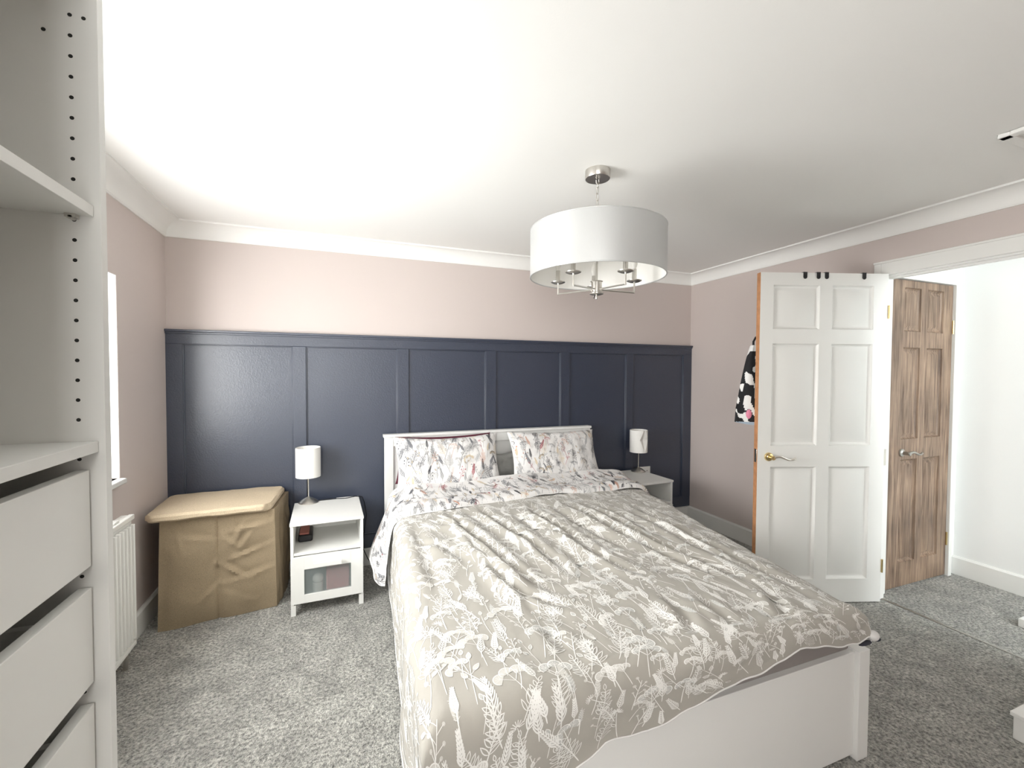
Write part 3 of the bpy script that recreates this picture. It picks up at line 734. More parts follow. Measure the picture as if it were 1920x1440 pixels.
def duvet_grid(t0, t1f, nu, nv, hangL, hangR, base, flareL, foot=True, lift=None):
    """t runs from head (t0) to foot; s across"""
    a = np.linspace(0, 1, nu)[:, None]
    if foot:
        q = np.linspace(0, 1, nv)[None, :]
    else: q = np.linspace(0, 1, nv)[None, :]
    tl = -YTF
    P = np.zeros((nu, nv, 3)); A = np.zeros((nu, nv)); B = np.zeros(nv)
    # foot hem arc length as a function of across position is handled by scaling t beyond the edge
    tmax = tl + 0.40 if foot else t1f
    Bv = np.linspace(t0, tmax, nv)
    T = np.repeat(Bv[None, :], nu, 0)
    yb = -np.minimum(T, tl)
    xl_, xr_ = XTL(yb), XTR(yb)
    smin = xl_ - hangL(T); smax = xr_ + hangR(T)
    S = smin + (smax-smin)*a
    if foot:
        xw = np.clip(S, 1.10, 2.80)
        zh = np.interp(xw, hemx, hemz) + 0.004*np.sin(S*19)+0.002*np.sin(S*53+1)
        arc = PI*RF/2 + (ZT-RF-zh)
        beyond = np.maximum(T-tl, 0)/0.40*arc
    else: beyond = np.zeros_like(T)
    outf, drf = drape(beyond, RF, 0.03)
    Y = -np.minimum(T, tl) - outf
    oL, dL = drape(xl_-S, RS, flareL(T)); oR, dR = drape(S-xr_, RR, 0.02)
    X = np.where(S < xl_, xl_-oL, np.where(S > xr_, xr_+oR, S))
    drop = (dL**5 + dR**5 + drf**5)**0.2
    # soft overall fullness: crowned in the middle, sloping a little to right and foot
    cen = np.clip((S-xl_)/(xr_-xl_), 0, 1)
    crown = 0.020*np.sin(PI*cen)**0.8 - 0.010*cen
    Z = ZT + base + crown - drop
    P[..., 0] = X; P[..., 1] = Y; P[..., 2] = Z
    return P, S, Bv, T, drop, beyond
def wrinkle(P, S, T, drop, seed, cre=1.0):
    X0, Y0 = S, -T
    d = fbm(X0, Y0, 3.2, seed, 0.008) + fbm(X0, Y0, 11, seed+4, 0.0035, 0.45)
    top = np.clip(1 - drop/0.06, 0, 1)
    if cre: d = d + crease_disp(X0, Y0)*cre*np.clip(1 - drop/0.12, 0, 1)
    # hanging sides get soft vertical flutes
    side = np.clip(drop/0.25, 0, 1)
    d = d + side*(0.009*np.sin(T*8+1.9*np.sin(T*3.1)) + 0.006*np.sin(S*9+2*np.sin(S*4)))*np.where(P[..., 1] < YTF-0.02, 0.6, 1)
    du = np.gradient(P, axis=0); dv = np.gradient(P, axis=1); n = np.cross(du, dv); n /= np.maximum(np.linalg.norm(n, axis=2, keepdims=True), 1e-9)
    if n[P.shape[0]//2, P.shape[1]//3, 2] < 0: n = -n
    return P + n*d[..., None]
hangL = lambda T: PI*RS/2 + 0.325 + 0.012*np.sin(T*9) + 0.05*np.clip((T-1.2)/1.1, 0, 1)
hangR = lambda T: PI*RR/2 + 0.02 + 0.16*np.clip((2.0-T)/1.4, 0, 1)
P, S, Bv, T, drop, bey = duvet_grid(0.62, None, 210, 230, hangL, hangR, 0.0, lambda T: 0.02)
P = wrinkle(P, S, T, drop, 2.0)
P = P[:, ::-1]; S2 = S[:, ::-1]; Bd = -Bv[::-1]     # v axis runs foot -> head, normals up
cl = Cloth(P, S2, Bd)
R1 = random.Random(11)
print_light(cl, R1, 0.85, 3.30, -2.66, -0.72, 1)
cl.g.v = cl.g.v
duvet = cl.g.build('duvet', [M['taupe'], M['print_white'], M['print_soft'], M['print_mist']], fix=False)
tag(duvet, 'taupe duvet with white botanical line print spread rumpled over the bed', 'duvet')
# piping-like white hem edge of the cover along foot and sides
edge = [tuple(P[i, 0] + np.array([0, 0, -0.002])) for i in range(0, 210)]
g = MB(); g.tube(edge, 0.0026, 6); he = g.build('hem', M['white_cotton'], duvet); he['label'] = 'narrow white hem along the foot of the duvet'
edge = [tuple(P[0, j] + np.array([0, 0, -0.002])) for j in range(0, 230)]
g = MB(); g.tube(edge, 0.0026, 6); he = g.build('hem', M['white_cotton'], duvet); he['label'] = 'narrow white hem along the left side of the duvet'
# little corner knot of the cover sticking out at the foot right corner
g = MB(); cp = Vector((2.738, -2.335, 0.480))
g.sphere(cp, 0.020, 14, 0, (1.1, 0.9, 0.85)); g.sphere(cp + Vector((0.012, -0.008, -0.012)), 0.010, 10, 1, (1.4, 0.8, 0.6)); g.sphere(cp + Vector((-0.04, 0.0, -0.018)), 0.013, 10, 1, (2.6, 0.8, 0.5))
ck = g.build('corner_tuck', [M['white_cotton'], M['ink_dark']], duvet); ck['label'] = 'white and dark floral underside turned out at the foot corner'

# folded-over top of the duvet showing the white floral underside
fe = lambda S: np.interp(S, [1.0, 1.34, 1.56, 1.90, 2.34, 2.82, 3.2], [0.90, 0.875, 0.845, 0.815, 0.785, 0.80, 0.78]) + 0.008*np.sin(S*13)
hL = lambda T: PI*RS/2 + 0.275 + 0.0*T
hR = lambda T: PI*RR/2 + 0.17 + 0.0*T
nu, nv = 210, 60
P2, S_, B_, T_, dr2, _ = duvet_grid(0.42, 0.88, nu, nv, hL, hR, 0.0, lambda T: 0.05+0.36*np.clip((0.95-T)/0.45, 0, 1), foot=False)
P2 = wrinkle(P2, S_, T_, dr2, 7.0, 0.0)
# stretch rows so that the last row follows the fold edge, and round the edge down
tt = np.linspace(0, 1, nv)[None, :]
edge_t = fe(S_[:, -1])[:, None]
newY = -(0.42 + (edge_t-0.42)*tt) 
lift = 0.024*np.sqrt(np.clip(1-np.clip((tt-0.94)/0.06, 0, 1)**2, 0, 1)) + 0.002 + 0.012*np.exp(-((tt-0.80)/0.16)**2)
# sample lower-layer wrinkles in a soft way for the band
n_up = np.gradient(P2, axis=0); nn = np.cross(n_up, np.gradient(P2, axis=1)); nn /= np.maximum(np.linalg.norm(nn, axis=2, keepdims=True), 1e-9)
if nn[nu//2, nv//2, 2] < 0: nn = -nn
P2[..., 1] = newY
P2 = P2 + nn*lift[..., None]
P2[..., 2] += 0.008*np.sin(S_*9+1)*np.clip(1-dr2/0.06, 0, 1) + 0.03*np.clip(1-tt/0.55, 0, 1)**1.5*np.clip(1-dr2/0.08, 0, 1)
P2 = P2[:, ::-1]; A2 = S_[:, ::-1]; B2 = -(0.42 + (0.83-0.42)*tt[0])[::-1]
cl2 = Cloth(P2, A2, B2)
print_ink(cl2, random.Random(5), 0.95, 3.4, -0.90, -0.42, -1, 0.050)
M_INK = [M['white_cotton'], M['ink_dark'], M['ink_grey'], M['ink_light'], M['ink_peach'], M['ink_rose'], M['ink_sand']]
fold = cl2.g.build('folded_top', M_INK, duvet, fix=False); fold['label'] = 'white floral underside folded over the top of the duvet'

# ------------------------------------------------------------------ pillows
def pillow_mesh(w, h, th, seed, floral=None, sag=0.0, nu=70, nv=50, puff=1.0):
    """pillow lying in local x (width), z (height); front is -y"""
    R = random.Random(seed); u = np.linspace(-1, 1, nu)[:, None]; v = np.linspace(-1, 1, nv)[None, :]
    U = np.repeat(u, nv, 1); V = np.repeat(v, nu, 0)
    pin = 1 - 0.075*(1-V**2)*np.abs(U)**3 ; pin2 = 1 - 0.10*(1-U**2)*np.abs(V)**3
    X = U*w/2*pin; Z = V*h/2*pin2 - sag*(1-U**2)*np.clip(V, 0, 1)
    body = (np.clip(1-U**4, 0, 1)**0.55)*(np.clip(1-V**4, 0, 1)**0.55)
    nz = fbm(X, Z, 5, seed*3.1, 0.018*puff) + fbm(X, Z, 16, seed*2.3, 0.006)
    sidefold = 0.010*np.sin(V*9 + 3*U)*np.clip(np.abs(U)-0.45, 0, 1)*1.6
    F = body*(th/2) + (nz+sidefold)*body
    Pf = np.stack([X, -F, Z], -1); Pb = np.stack([X, body*th/2*0.8, Z], -1)
    cl = Cloth(Pf, X, np.linspace(-h/2, h/2, nv))
    if floral is not None: print_ink(cl, random.Random(seed+20), -w/2, w/2, -h/2-0.02, h/2, 1, 0.050, 1.05)
    g = cl.g
    b = len(g.v); g.v += [tuple(p) for p in Pb.reshape(-1, 3).tolist()]
    for i in range(nu-1):
        for j in range(nv-1): g.f.append((b+i*nv+j, b+i*nv+j+1, b+(i+1)*nv+j+1, b+(i+1)*nv+j)); g.mi.append(0); g.sm.append(True)
    return g
def put_pillow(g, name, mats, loc, tilt, rz, label, roll=0.0):
    g.v = [tuple(v) for v in g.v]
    o = g.build(name, mats, fix=False); o.location = loc
    o.rotation_euler = (-tilt, roll, rz)
    tag(o, label, 'pillow'); return o
# behind
put_pillow(pillow_mesh(0.700, 0.33, 0.06, 4), 'pillow', [M['maroon']], (1.700, -0.155, 0.770), 0.06, 0.0, 'maroon pillow mostly hidden behind the left floral pillow')
put_pillow(pillow_mesh(0.46, 0.30, 0.10, 6, puff=1.6, sag=0.05), 'pillow', [M['grey_cotton']], (2.10, -0.20, 0.69), 0.10, 0.02, 'plain grey pillow in the gap between the two floral pillows')
put_pillow(pillow_mesh(0.60, 0.34, 0.07, 8, floral=1), 'pillow', M_INK, (2.605, -0.165, 0.755), 0.10, 0.0, 'floral pillow tucked behind the right floral pillow, showing at its edge')
# front
put_pillow(pillow_mesh(0.745, 0.42, 0.15, 1, floral=1, sag=0.012), 'pillow', M_INK, (1.700, -0.315, 0.755), 0.40, 0.0, 'left floral pillow, white with grey and rose sprigs, in front of maroon pillow', 0.0)
put_pillow(pillow_mesh(0.745, 0.40, 0.15, 2, floral=1), 'pillow', M_INK, (2.520, -0.300, 0.755), 0.40, 0.02, 'right floral pillow, white with grey and rose sprigs, beside the grey pillow', 0.02)

# ------------------------------------------------------------------ nightstands
def nightstand(loc, rz, label, glow=True):
    """origin centre of footprint; front = -y; 0.39 w, 0.43 d, 0.53 h"""
    r = empty('nightstand', loc, rz); w, dp = 0.195, 0.215
    tag(r, label, 'nightstand')
    g = MB(); g.box(-w-0.003, w+0.003, -dp-0.004, dp, 0.514, 0.530); g.build('top_panel', M['white_lam'], r, bevel=0.0015)
    for s_ in (-1, 1):
        g = MB(); xa, xb = (-w, -w+0.016) if s_ < 0 else (w-0.016, w)
        g.box(xa, xb, -dp+0.003, dp, 0.058, 0.514); g.build('side_panel', M['white_lam'], r, bevel=0.001)
        for yy in (-dp+0.002, dp-0.032):
            g = MB(); xa, xb = (-w, -w+0.026) if s_ < 0 else (w-0.026, w)
            g.box(xa, xb, yy, yy+0.030, 0.0, 0.060); g.build('leg', M['white_lam'], r, bevel=0.001)
    g = MB(); g.box(-w+0.016, w-0.016, -dp+0.006, dp-0.006, 0.342, 0.357); g.build('shelf', M['white_lam'], r, bevel=0.001)
    g = MB(); g.box(-w+0.016, w-0.016, dp-0.010, dp-0.003, 0.08, 0.514); g.box(-w+0.016, w-0.016, -dp+0.03, dp-0.01, 0.075, 0.085); g.build('back_panel', M['white_lam'], r)
    # drawer with a frosted pane in its front
    g = MB(); z0, z1, y0, y1 = 0.070, 0.336, -dp-0.006, -dp+0.012; px0, px1, pz0, pz1 = -0.125, 0.125, 0.118, 0.262; a = w-0.0025
    g.box(-a, px0, y0, y1, z0, z1); g.box(px1, a, y0, y1, z0, z1); g.box(px0, px1, y0, y1, z0, pz0); g.box(px0, px1, y0, y1, pz1, z1)
    dr = g.build('drawer', M['white_lam'], r, bevel=0.001)
    g = MB(); g.box(px0, px1, y0+0.006, y0+0.010, pz0, pz1); g.build('frosted_pane', M['frost'], dr)
    g = MB(); g.box(-0.074, 0.074, y0-0.032, y0-0.014, 0.277, 0.301); g.box(-0.05, -0.04, y0-0.015, y0+0.001, 0.28, 0.298); g.box(0.04, 0.05, y0-0.015, y0+0.001, 0.28, 0.298)
    g.build('handle', M['white_lam'], dr, bevel=0.0015)
    return r
NLr = math.atan2(0.032, 0.382)*0.6
ns1 = nightstand((0.922, -0.345, 0), 0.036, 'white nightstand with frosted drawer, between beige hamper and bed')
ns2 = nightstand((3.278, -0.275, 0), 0.055, 'white nightstand at the far side of the bed by the right wall')
# things seen through the frosted pane and on the open shelf
def in_ns(g, name, mats, base, label, cat, **k):
    mw = Matrix.Translation(base.location) @ Matrix.Rotation(base.rotation_euler.z, 4, 'Z')
    g.v = [tuple(mw @ Vector(v)) for v in g.v]; o = g.build(name, mats, **k); tag(o, label, cat); return o
g = MB(); g.sphere((-0.055, -0.168, 0.182), 0.030, 20); g.lathe([(0.028, 0.0853), (0.028, 0.16)], (-0.055, -0.168, 0), 20)
in_ns(g, 'jar', M['candle'], ns1, 'white round jar behind the frosted pane of the left nightstand', 'jar')
g = MB(); g.box(-0.01, 0.118, -0.196, -0.12, 0.0853, 0.235); g.sphere((0.03, -0.15, 0.232), 0.024, 12, 0, (1.2, 0.8, 0.7)); g.sphere((0.08, -0.15, 0.234), 0.026, 12, 0, (1.4, 0.8, 0.6))
in_ns(g, 'pouch', M['pink_item'], ns1, 'dusty pink pouch behind the frosted pane of the left nightstand', 'pouch', bevel=0.01)
g = MB(); g.box(-0.165, -0.085, -0.045, 0.135, 0.3575, 0.398); bx = in_ns(g, 'case', M['dark'], ns1, 'black case with dull red lid on the open shelf of the left nightstand', 'case', bevel=0.010)
mw1 = Matrix.Translation(ns1.location) @ Matrix.Rotation(0.036, 4, 'Z')
g = MB(); g.box(-0.158, -0.105, -0.03, 0.120, 0.398, 0.408); g.v = [tuple(mw1 @ Vector(v)) for v in g.v]; g.build('lid', M['redbox'], bx, bevel=0.003)['label'] = 'dull red lid'

# bedside lamps
def lamp(loc, label, dent=False):
    r = empty('bedside_lamp', loc); tag(r, label, 'lamp', 'bedside lamps')
    g = MB(); g.lathe([(0.060, 0), (0.061, 0.004), (0.055, 0.010), (0.040, 0.021), (0.022, 0.031), (0.010, 0.036), (0.006, 0.040), (0.0, 0.040)], n=48); g.build('base', M['chrome'], r)
    g = MB(); g.lathe([(0.0045, 0.036), (0.0045, 0.215)], n=14); g.lathe([(0.014, 0.205), (0.014, 0.245)], n=20); g.build('stem', M['silver'], r)
    g = MB(); nn, nz = 64, 24; R_ = 0.0755; z0, z1 = 0.172, 0.362
    for (rr, flip) in ((R_, 0), (R_-0.002, 1)):
        vs = []
        for j in range(nz+1):
            z = z0 + (z1-z0)*j/nz
            for k in range(nn):
                a = 2*PI*k/nn; q = rr
                if dent:
                    da = (a - (-1.45) + PI) % (2*PI) - PI; zz = (z-0.282)/0.075
                    e = max(0, 1 - abs(da)/0.62 - abs(zz)*0.75); q -= 0.030*e**0.8
                vs.append((q*math.cos(a), q*math.sin(a), z))
        fs = [(j*nn+k, j*nn+(k+1) % nn, (j+1)*nn+(k+1) % nn, (j+1)*nn+k) for j in range(nz) for k in range(nn)]
        if flip: fs = [tuple(reversed(q)) for q in fs]
        g.add(vs, fs, 0, not dent)
    for z in (z0, z1):
        g.lathe([(R_-0.0025, z), (R_-0.0025, z+0.001)], n=nn, cap=False)
    g.build('lamp_shade', M['lampshade'], r, fix=False)
    g = MB()
    for k in range(3):
        a = 2*PI*k/3; g.tube([(0.012*math.cos(a), 0.012*math.sin(a), 0.235), (0.074*math.cos(a), 0.074*math.sin(a), 0.35)], 0.0015, 6)
    g.build('shade_ring', M['silver'], r)
    g = MB(); g.sphere((0, 0, 0.270), 0.022, 16, 0, (1, 1, 1.25)); g.build('bulb', M['candle'], r)
    return r
l1 = lamp((0.800, -0.150, 0.530), 'small white drum table lamp on the left nightstand beside the hamper')
l2 = lamp((3.412, -0.128, 0.530), 'small table lamp with a dented white shade on the right nightstand', True)
# lamp cables
g = MB(); g.tube([(0.85, -0.135, 0.534), (0.93, -0.125, 0.534), (1.03, -0.14, 0.534), (1.09, -0.115, 0.534), (1.135, -0.09, 0.52), (1.15, -0.07, 0.47), (1.165, -0.06, 0.38), (1.15, -0.05, 0.27), (1.13, -0.06, 0.17), (1.17, -0.09, 0.08), (1.22, -0.16, 0.02), (1.26, -0.26, 0.006)], 0.0028, 8)
tag(g.build('lamp_cable', M['dark']), 'thin black lamp cable running behind the left nightstand', 'cable')
def socket(x, z, label, w=0.146, h=0.086):
    g = MB(); g.box(x-w/2, x+w/2, -0.030, -0.0205, z-h/2, z+h/2); s_ = g.build('wall_socket', M['gloss_white'], bevel=0.003); tag(s_, label, 'socket')
    for q in (-0.036, 0.036):
        g = MB(); g.box(x+q-0.006, x+q+0.006, -0.0335, -0.030, z+0.022, z+0.036); g.build('switch', M['gloss_white'], s_, bevel=0.001)
        g = MB(); g.box(x+q-0.004, x+q+0.004, -0.0306, -0.0300, z+0.002, z+0.010); g.box(x+q-0.013, x+q-0.007, -0.0306, -0.03, z-0.020, z-0.015); g.box(x+q+0.007, x+q+0.013, -0.0306, -0.03, z-0.020, z-0.015); g.build('pin_hole', M['hole'], s_)
    return s_
socket(3.545, 0.498, 'white double wall socket peeping above the right nightstand')
socket(1.04, 0.468, 'white double wall socket low behind the left nightstand')

# ------------------------------------------------------------------ hamper
def hamper():
    r = empty('laundry_hamper', (0.36, -0.26, 0)); tag(r, 'beige canvas laundry hamper with a flat lid in the corner', 'laundry hamper')
    bot = [(0.092, -0.485), (0.645, -0.405), (0.672, -0.052), (0.085, -0.055)]
    top = [(0.098, -0.455), (0.640, -0.435), (0.672, -0.048), (0.075, -0.055)]
    g = MB(); n = 60; nz = 46
    def lerp(a, b, t): return (a[0]+(b[0]-a[0])*t, a[1]+(b[1]-a[1])*t)
    per = []
    vs = []
    segs = [n, 40, 30, 30]
    for j in range(nz+1):
        t = j/nz; z = 0.002 + 0.588*t; row = []
        c = [lerp(bot[k], top[k], t) for k in range(4)]
        for k in range(4):
            a, b = c[k], c[(k+1) % 4]; dx, dy = b[0]-a[0], b[1]-a[1]; L = math.hypot(dx, dy); nx, ny = dy/L, -dx/L
            for i in range(segs[k]):
                u = i/segs[k]; x, y = lerp(a, b, u)
                e = min(1, u*10, (1-u)*10)*min(1, (1-t)*8+0.1)
                d = 0.0
                if k == 0:
                    seam = abs(u-0.49); d -= 0.010*math.exp(-(seam/0.016)**2)
                    d += (0.026*noise.noise(Vector((x*5, 3, z*4.5))) + 0.007*math.sin(PI*min(1, u/0.49) if u < 0.49 else PI*(u-0.49)/0.51))*e
                    for (u0, z0, u1, z1, am) in ((0.12, 0.50, 0.49, 0.46, .006), (0.30, 0.13, 0.49, 0.22, .007), (0.49, 0.33, 0.76, 0.22, .010), (0.49, 0.33, 0.95, 0.40, .007), (0.52, 0.21, 0.95, 0.26, .008), (0.55, 0.50, 0.95, 0.53, .007), (0.49, 0.50, 0.70, 0.40, .006), (0.52, 0.17, 0.80, 0.09, .006), (0.49, 0.40, 0.40, 0.27, .004), (0.62, 0.37, 0.80, 0.50, .005), (0.14, 0.56, 0.22, 0.40, .005), (0.72, 0.56, 0.60, 0.43, .006)):
                        px, pz = u1-u0, z1-z0; l2 = px*px+pz*pz; tt_ = max(0, min(1, ((u-u0)*px+(z-z0)*pz)/l2)); dd = ((u-u0-tt_*px)*px*0 + (z-z0-tt_*pz))
                        q = math.hypot((u-u0-tt_*px)*0.57, z-z0-tt_*pz); sg = math.tanh((z-z0-tt_*pz)/0.004)
                        d += 1.7*am*(math.exp(-(q/0.016)**2)*(-0.4) + math.exp(-((q-0.016)/0.013)**2)*(0.3-0.6*sg))*math.sin(PI*max(0.12, min(0.88, tt_)))
                elif k == 1:
                    d += (0.022*noise.noise(Vector((y*7, 9, z*5))) + 0.012*noise.noise(Vector((y*22, 1, z*9))))*e + 0.012*math.sin(PI*u)*e
                d = max(-0.013, min(0.020, d)); x += nx*d; y += ny*d
                vs.append((x-0.36, y+0.26, z))
    m = sum(segs)
    fs = [(j*m+i, j*m+(i+1) % m, (j+1)*m+(i+1) % m, (j+1)*m+i) for j in range(nz) for i in range(m)]
    g.add(vs, fs, 0, True); g.f.append(tuple(reversed(range(m)))); g.mi.append(0); g.sm.append(False)
    g.f.append(tuple(nz*m+i for i in range(m))); g.mi.append(0); g.sm.append(False)
    g.build('body', M['hamper'], r)
    # centre seam cord
    # lid: padded slab, folding flap at right
    ct = [(0.040, -0.515, 0.592), (0.630, -0.478, 0.590), (0.655, -0.035, 0.592), (0.014, -0.030, 0.585)]
    g = MB(); nx_, ny_ = 50, 34; th = 0.040
    def surf(u, v, side):
        a = Vector(ct[0]).lerp(Vector(ct[1]), u); b = Vector(ct[3]).lerp(Vector(ct[2]), u); p = a.lerp(b, v)
        e = min(u, 1-u)*34; e2 = min(v, 1-v)*30; k = (1-max(0, 1-e)**2)**0.5*(1-max(0, 1-e2)**2)**0.5 if True else 1
        k = max(k, 0.0)
        z = p.z + th/2 + side*(th/2)*(0.45+0.55*k) + (0.006*math.sin(PI*u)*math.sin(PI*v) if side > 0 else 0)
        z -= 0.003*math.exp(-((u-0.49)/0.012)**2)*side
        z += 0.003*noise.noise(Vector((u*6, v*5, side)))
        cu, cv = abs(2*u-1), abs(2*v-1); rr = 0.055*max(0, cu-0.86)*max(0, cv-0.80)/0.028
        cen = Vector((0.335, -0.265, 0)); p = p + (cen-Vector((p.x, p.y, 0)))*rr*1.6
        return (p.x-0.36, p.y+0.26, z)
    for side in (1, -1):
        vs = [surf(i/nx_, j/ny_, side) for i in range(nx_+1) for j in range(ny_+1)]
        fs = [(i*(ny_+1)+j, (i+1)*(ny_+1)+j, (i+1)*(ny_+1)+j+1, i*(ny_+1)+j+1) for i in range(nx_) for j in range(ny_)]
        g.add(vs, fs, 0, True)
    ring = [(i/nx_, 0) for i in range(nx_+1)] + [(1, j/ny_) for j in range(1, ny_+1)] + [(i/nx_, 1) for i in range(nx_-1, -1, -1)] + [(0, j/ny_) for j in range(ny_-1, 0, -1)]
    vs = [surf(u, v, 1) for u, v in ring] + [surf(u, v, -1) for u, v in ring]; k = len(ring)
    g.add(vs, [(i, (i+1) % k, k+(i+1) % k, k+i) for i in range(k)], 0, True)
    g.build('lid', M['hamper_lid'], r)
    return r
hamper()

# ------------------------------------------------------------------ radiator
r = empty('radiator', (0.08, -1.33, 0.10)); tag(r, 'white ribbed radiator under the window', 'radiator')
g = MB(); y0, y1 = -0.58, 0.575
g.box(-0.030, 0.010, y0, y1, 0.0, 0.615)
n = 34
for i in range(n):
    yc = y0 + (i+0.5)*(y1-y0)/n; w = (y1-y0)/n*0.30
    g.hexa([(0.010, yc-w, 0.035), (0.028, yc-w*0.5, 0.035), (0.028, yc+w*0.5, 0.035), (0.010, yc+w, 0.035)], [(0.010, yc-w, 0.575), (0.028, yc-w*0.5, 0.575), (0.028, yc+w*0.5, 0.575), (0.010, yc+w, 0.575)])
g.box(0.0, 0.022, y0, y1, 0.595, 0.618); g.box(0.0, 0.022, y0, y1, 0.0, 0.018)
g.build('panel', M['white_enamel'], r, bevel=0.003)
for yb_ in (0.30, -0.345):
    g = MB(); g.box(-0.0795, -0.028, yb_, yb_+0.045, 0.04, 0.60); g.build('bracket', M['white_enamel'], r)
g = MB(); g.tube([(-0.01, 0.54, 0.005), (-0.01, 0.54, -0.03), (-0.01, 0.545, -0.10)], 0.011, 12); g.build('valve', M['chrome'], r)
g = MB(); g.box(-0.015, 0.012, 0.40, 0.455, 0.618, 0.630); g.build('top_clip', M['white_enamel'], r, bevel=0.004)

# ------------------------------------------------------------------ wardrobe
def wardrobe():
    r = empty('wardrobe', (0.36, -2.89, 0)); tag(r, 'open white wardrobe with shelves and drawers at the left edge of view', 'wardrobe')
    lx = lambda a, b: (a-0.36, b-0.36)
    yA, yB = -2.385, -2.403+0.0     # far side panel faces
    YA = -2.385+2.89; YE = -2.885+2.89
    # far side panel with peg holes
    g = MB(); g.box(0.06-0.36, 0.66-0.36, YA, YA+0.018, 0, 2.01)
    def hole(x, z):
        g.lathe([(0.0030, YA-0.0004), (0.0030, YA+0.0001)], (x-0.36, 0, z), 12, 1, axis='y', smooth=False)
    z = 1.948
    while z > 0.2:
        if not (1.27 < z < 1.28): hole(0.626, z)
        if z < 1.92: hole(0.250, z)
        z -= 0.0319
    hole(0.643, 1.947); hole(0.594, 1.917)
    g.build('side_panel', [M['white_lam'], M['hole']], r, bevel=0.0006, fix=False)
    g = MB(); g.box(0.06-0.36, 0.66-0.36, YE-0.018, YE, 0, 2.01); g.build('side_panel', M['white_lam'], r, bevel=0.0006)  # unseen near side, set this close to shade the far panel's inner face
    g = MB(); g.box(0.06-0.36, 0.655-0.36, YE, YA, 1.988, 2.006); g.build('top_panel', M['white_lam'], r, bevel=0.0006)
    g = MB(); g.box(0.065-0.36, 0.070-0.36, YE, YA, 0.05, 1.99); g.build('back_panel', M['white_lam'], r)
    g = MB(); g.box(0.08-0.36, 0.64-0.36, YE, YA, 0.0, 0.07); g.build('plinth', M['white_lam'], r)
    for z in (1.636, 1.257):
        g = MB(); g.box(0.085-0.36, 0.651-0.36, YE+0.001, YA-0.001, z, z+0.018); g.build('shelf', M['white_lam'], r, bevel=0.0008)
    for yy in (YA-0.006, YE+0.006):
        g = MB(); g.lathe([(0.003, -0.006), (0.003, 0.006)], (0.626-0.36, yy, 1.630), 12, axis='y'); g.box(0.619-0.36, 0.633-0.36, yy-0.006, yy+0.005, 1.630, 1.636); g.build('shelf_pin', M['chrome'], r)
    for i, z in enumerate((1.072, 0.880, 0.688, 0.496, 0.304)):
        g = MB(); g.box(0.622-0.36, 0.640-0.36, YE+0.004, YA-0.004, z, z+0.157); dr = g.build('drawer', M['white_lam'], r, bevel=0.0012)
        g = MB(); g.box(0.12-0.36, 0.622-0.36, YA-0.030, YA-0.018, z+0.012, z+0.115); g.box(0.12-0.36, 0.622-0.36, YE+0.018, YE+0.030, z+0.012, z+0.115); g.box(0.12-0.36, 0.13-0.36, YE+0.03, YA-0.03, z+0.012, z+0.115); g.box(0.12-0.36, 0.622-0.36, YE+0.03, YA-0.03, z+0.012, z+0.018)
        g.build('drawer_box', M['white_lam'], dr)
    return r
wardrobe()
g = MB(); g.sphere((0.615, -2.585, 1.672), 0.018, 14, 0, (0.9, 1.3, 1.0)); g.lathe([(0.012, 1.6541), (0.010, 1.672)], (0.615, -2.585, 0), 14)
tag(g.build('trinket', M['darknickel']), 'small grey rounded trinket on the upper wardrobe shelf', 'trinket')

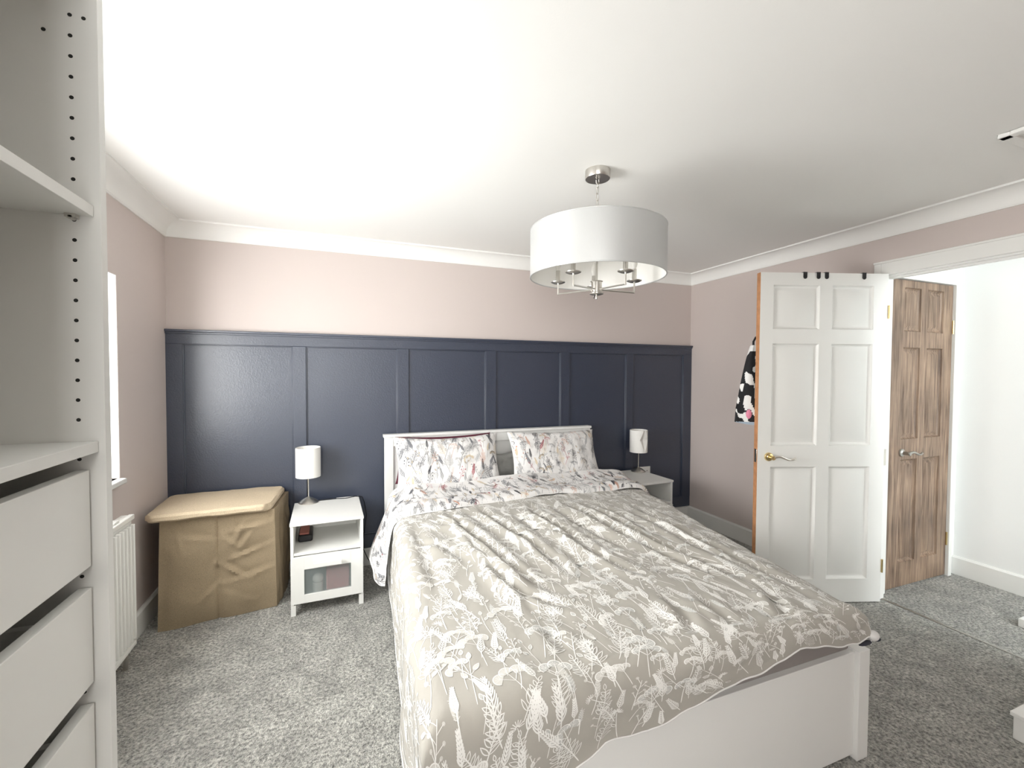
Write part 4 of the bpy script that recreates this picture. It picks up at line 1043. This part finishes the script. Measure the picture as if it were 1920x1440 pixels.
# ------------------------------------------------------------------ pendant light
def pendant():
    r = empty('ceiling_pendant', (2.098, -1.553, H)); tag(r, 'ceiling pendant with silver drum shade and five arms', 'ceiling light')
    z = lambda v: v-H
    g = MB(); g.lathe([(0.0, z(2.262)), (0.054, z(2.262)), (0.056, z(2.265)), (0.056, z(2.2995)), (0.0, z(2.2995))], n=48); g.lathe([(0.002, z(2.281)), (0.003, z(2.281))], (0.056, 0, 0), 8, axis='x'); g.build('ceiling_rose', M['chrome'], r)
    # chain links
    zc = 2.250; k = 0
    def link(zc, ang, hl, hw, rr=0.0017):
        g = MB(); pts = []
        for i in range(20):
            a = 2*PI*i/20; x = hw*math.cos(a); zz = (hl-hw)*(1 if math.sin(a) > 0 else -1)*(abs(math.sin(a)) > 1e-6) + hw*math.sin(a)
            pts.append((x*math.cos(ang), x*math.sin(ang), z(zc)+zz))
        g.tube(pts, rr, 8, closed=True); g.build('chain_link', M['chrome'], r)
    link(2.252, 0.3, 0.013, 0.009); link(2.234, 1.1, 0.011, 0.010)
    q = 2.2125
    for i in range(4):
        link(q, 0.2 if i % 2 else 1.6, 0.017, 0.0072); q -= 0.0305
    # stem
    g = MB(); g.lathe([(0.0045, z(1.79)), (0.0045, z(2.112))], n=14); g.lathe([(0.008, z(2.10)), (0.010, z(2.106)), (0.006, z(2.116))], n=16); g.build('stem', M['chrome'], r)
    # shade
    Rr = 0.302; g = MB(); n = 96
    g.lathe([(Rr, z(1.822)), (Rr, z(2.030))], n=n, cap=False, mi=0); g.lathe([(Rr-0.0025, z(2.030)), (Rr-0.0025, z(1.822))], n=n, cap=False, mi=1)
    for zz in (1.822, 2.030):
        pts = [((Rr-0.001)*math.cos(2*PI*i/n), (Rr-0.001)*math.sin(2*PI*i/n), z(zz)) for i in range(n)]
        g.tube(pts, 0.0028, 8, mi=0, closed=True)
    g.build('drum_shade', [M['shade'], M['lampshade']], r, fix=False)
    # spider holding the shade
    g = MB()
    for k in range(3):
        a = 2*PI*k/3+0.5; g.tube([(0, 0, z(2.02)), ((Rr-0.003)*math.cos(a), (Rr-0.003)*math.sin(a), z(2.026))], 0.0025, 8)
    g.build('shade_support', M['chrome'], r)
    # hub
    g = MB(); g.lathe([(0.0, z(1.742)), (0.020, z(1.742)), (0.031, z(1.746)), (0.031, z(1.752)), (0.024, z(1.755)), (0.024, z(1.800)), (0.028, z(1.803)), (0.010, z(1.808)), (0.0, z(1.808))], n=36)
    g.lathe([(0.0, z(1.722)), (0.005, z(1.724)), (0.006, z(1.732)), (0.004, z(1.742))], n=14); g.build('hub', M['chrome'], r)
    # direction from camera to lamp = "far"
    fa = math.atan2(-1.553+3.292, 2.098-1.027)
    for k, off in enumerate((0, 72, 144, -144, -72)):
        a = fa + math.radians(off+4); R2 = 0.184; c, s_ = math.cos(a), math.sin(a)
        g = MB(); pts = [(0.022*c, 0.022*s_, z(1.766)), (R2*c, R2*s_, z(1.760))]
        g.tube(pts, 0.0038, 8); g.tube([(R2*c, R2*s_, z(1.757)), (R2*c, R2*s_, z(1.812))], 0.0038, 8)
        arm = g.build('arm', M['chrome'], r)
        g = MB(); g.lathe([(0.0, z(1.808)), (0.022, z(1.808)), (0.033, z(1.813)), (0.034, z(1.816)), (0.012, z(1.816)), (0.0, z(1.816))], (R2*c, R2*s_, 0), 32); g.build('drip_plate', M['chrome'], arm)
        g = MB(); g.lathe([(0.0105, z(1.816)), (0.0105, z(1.868))], (R2*c, R2*s_, 0), 20); g.build('candle_tube', M['chrome'], arm)
        g = MB(); g.lathe([(0.009, z(1.868)), (0.0095, z(1.876)), (0.014, z(1.890)), (0.013, z(1.905)), (0.006, z(1.925)), (0.0, z(1.932))], (R2*c, R2*s_, 0), 20); g.build('bulb', M['candle'], arm)
    return r
pendant()

# ------------------------------------------------------------------ small things at the right edge
g = MB(); g.box(3.405, 3.70, -2.80, -2.44, 0.0, 0.100); o = g.build('storage_box', M['white_board'], bevel=0.003); tag(o, 'low white box on the carpet at the right edge of view', 'storage box')
g = MB(); g.box(3.398, 3.707, -2.807, -2.433, 0.088, 0.104); g.build('lid', M['white_board'], o, bevel=0.002)
g = MB(); g.box(4.495, 4.575, -3.6, -2.055, 0.0, 0.045)
struct(g.build('trim_13', M['gloss_white'], bevel=0.003), 'low white base rail on the landing floor')
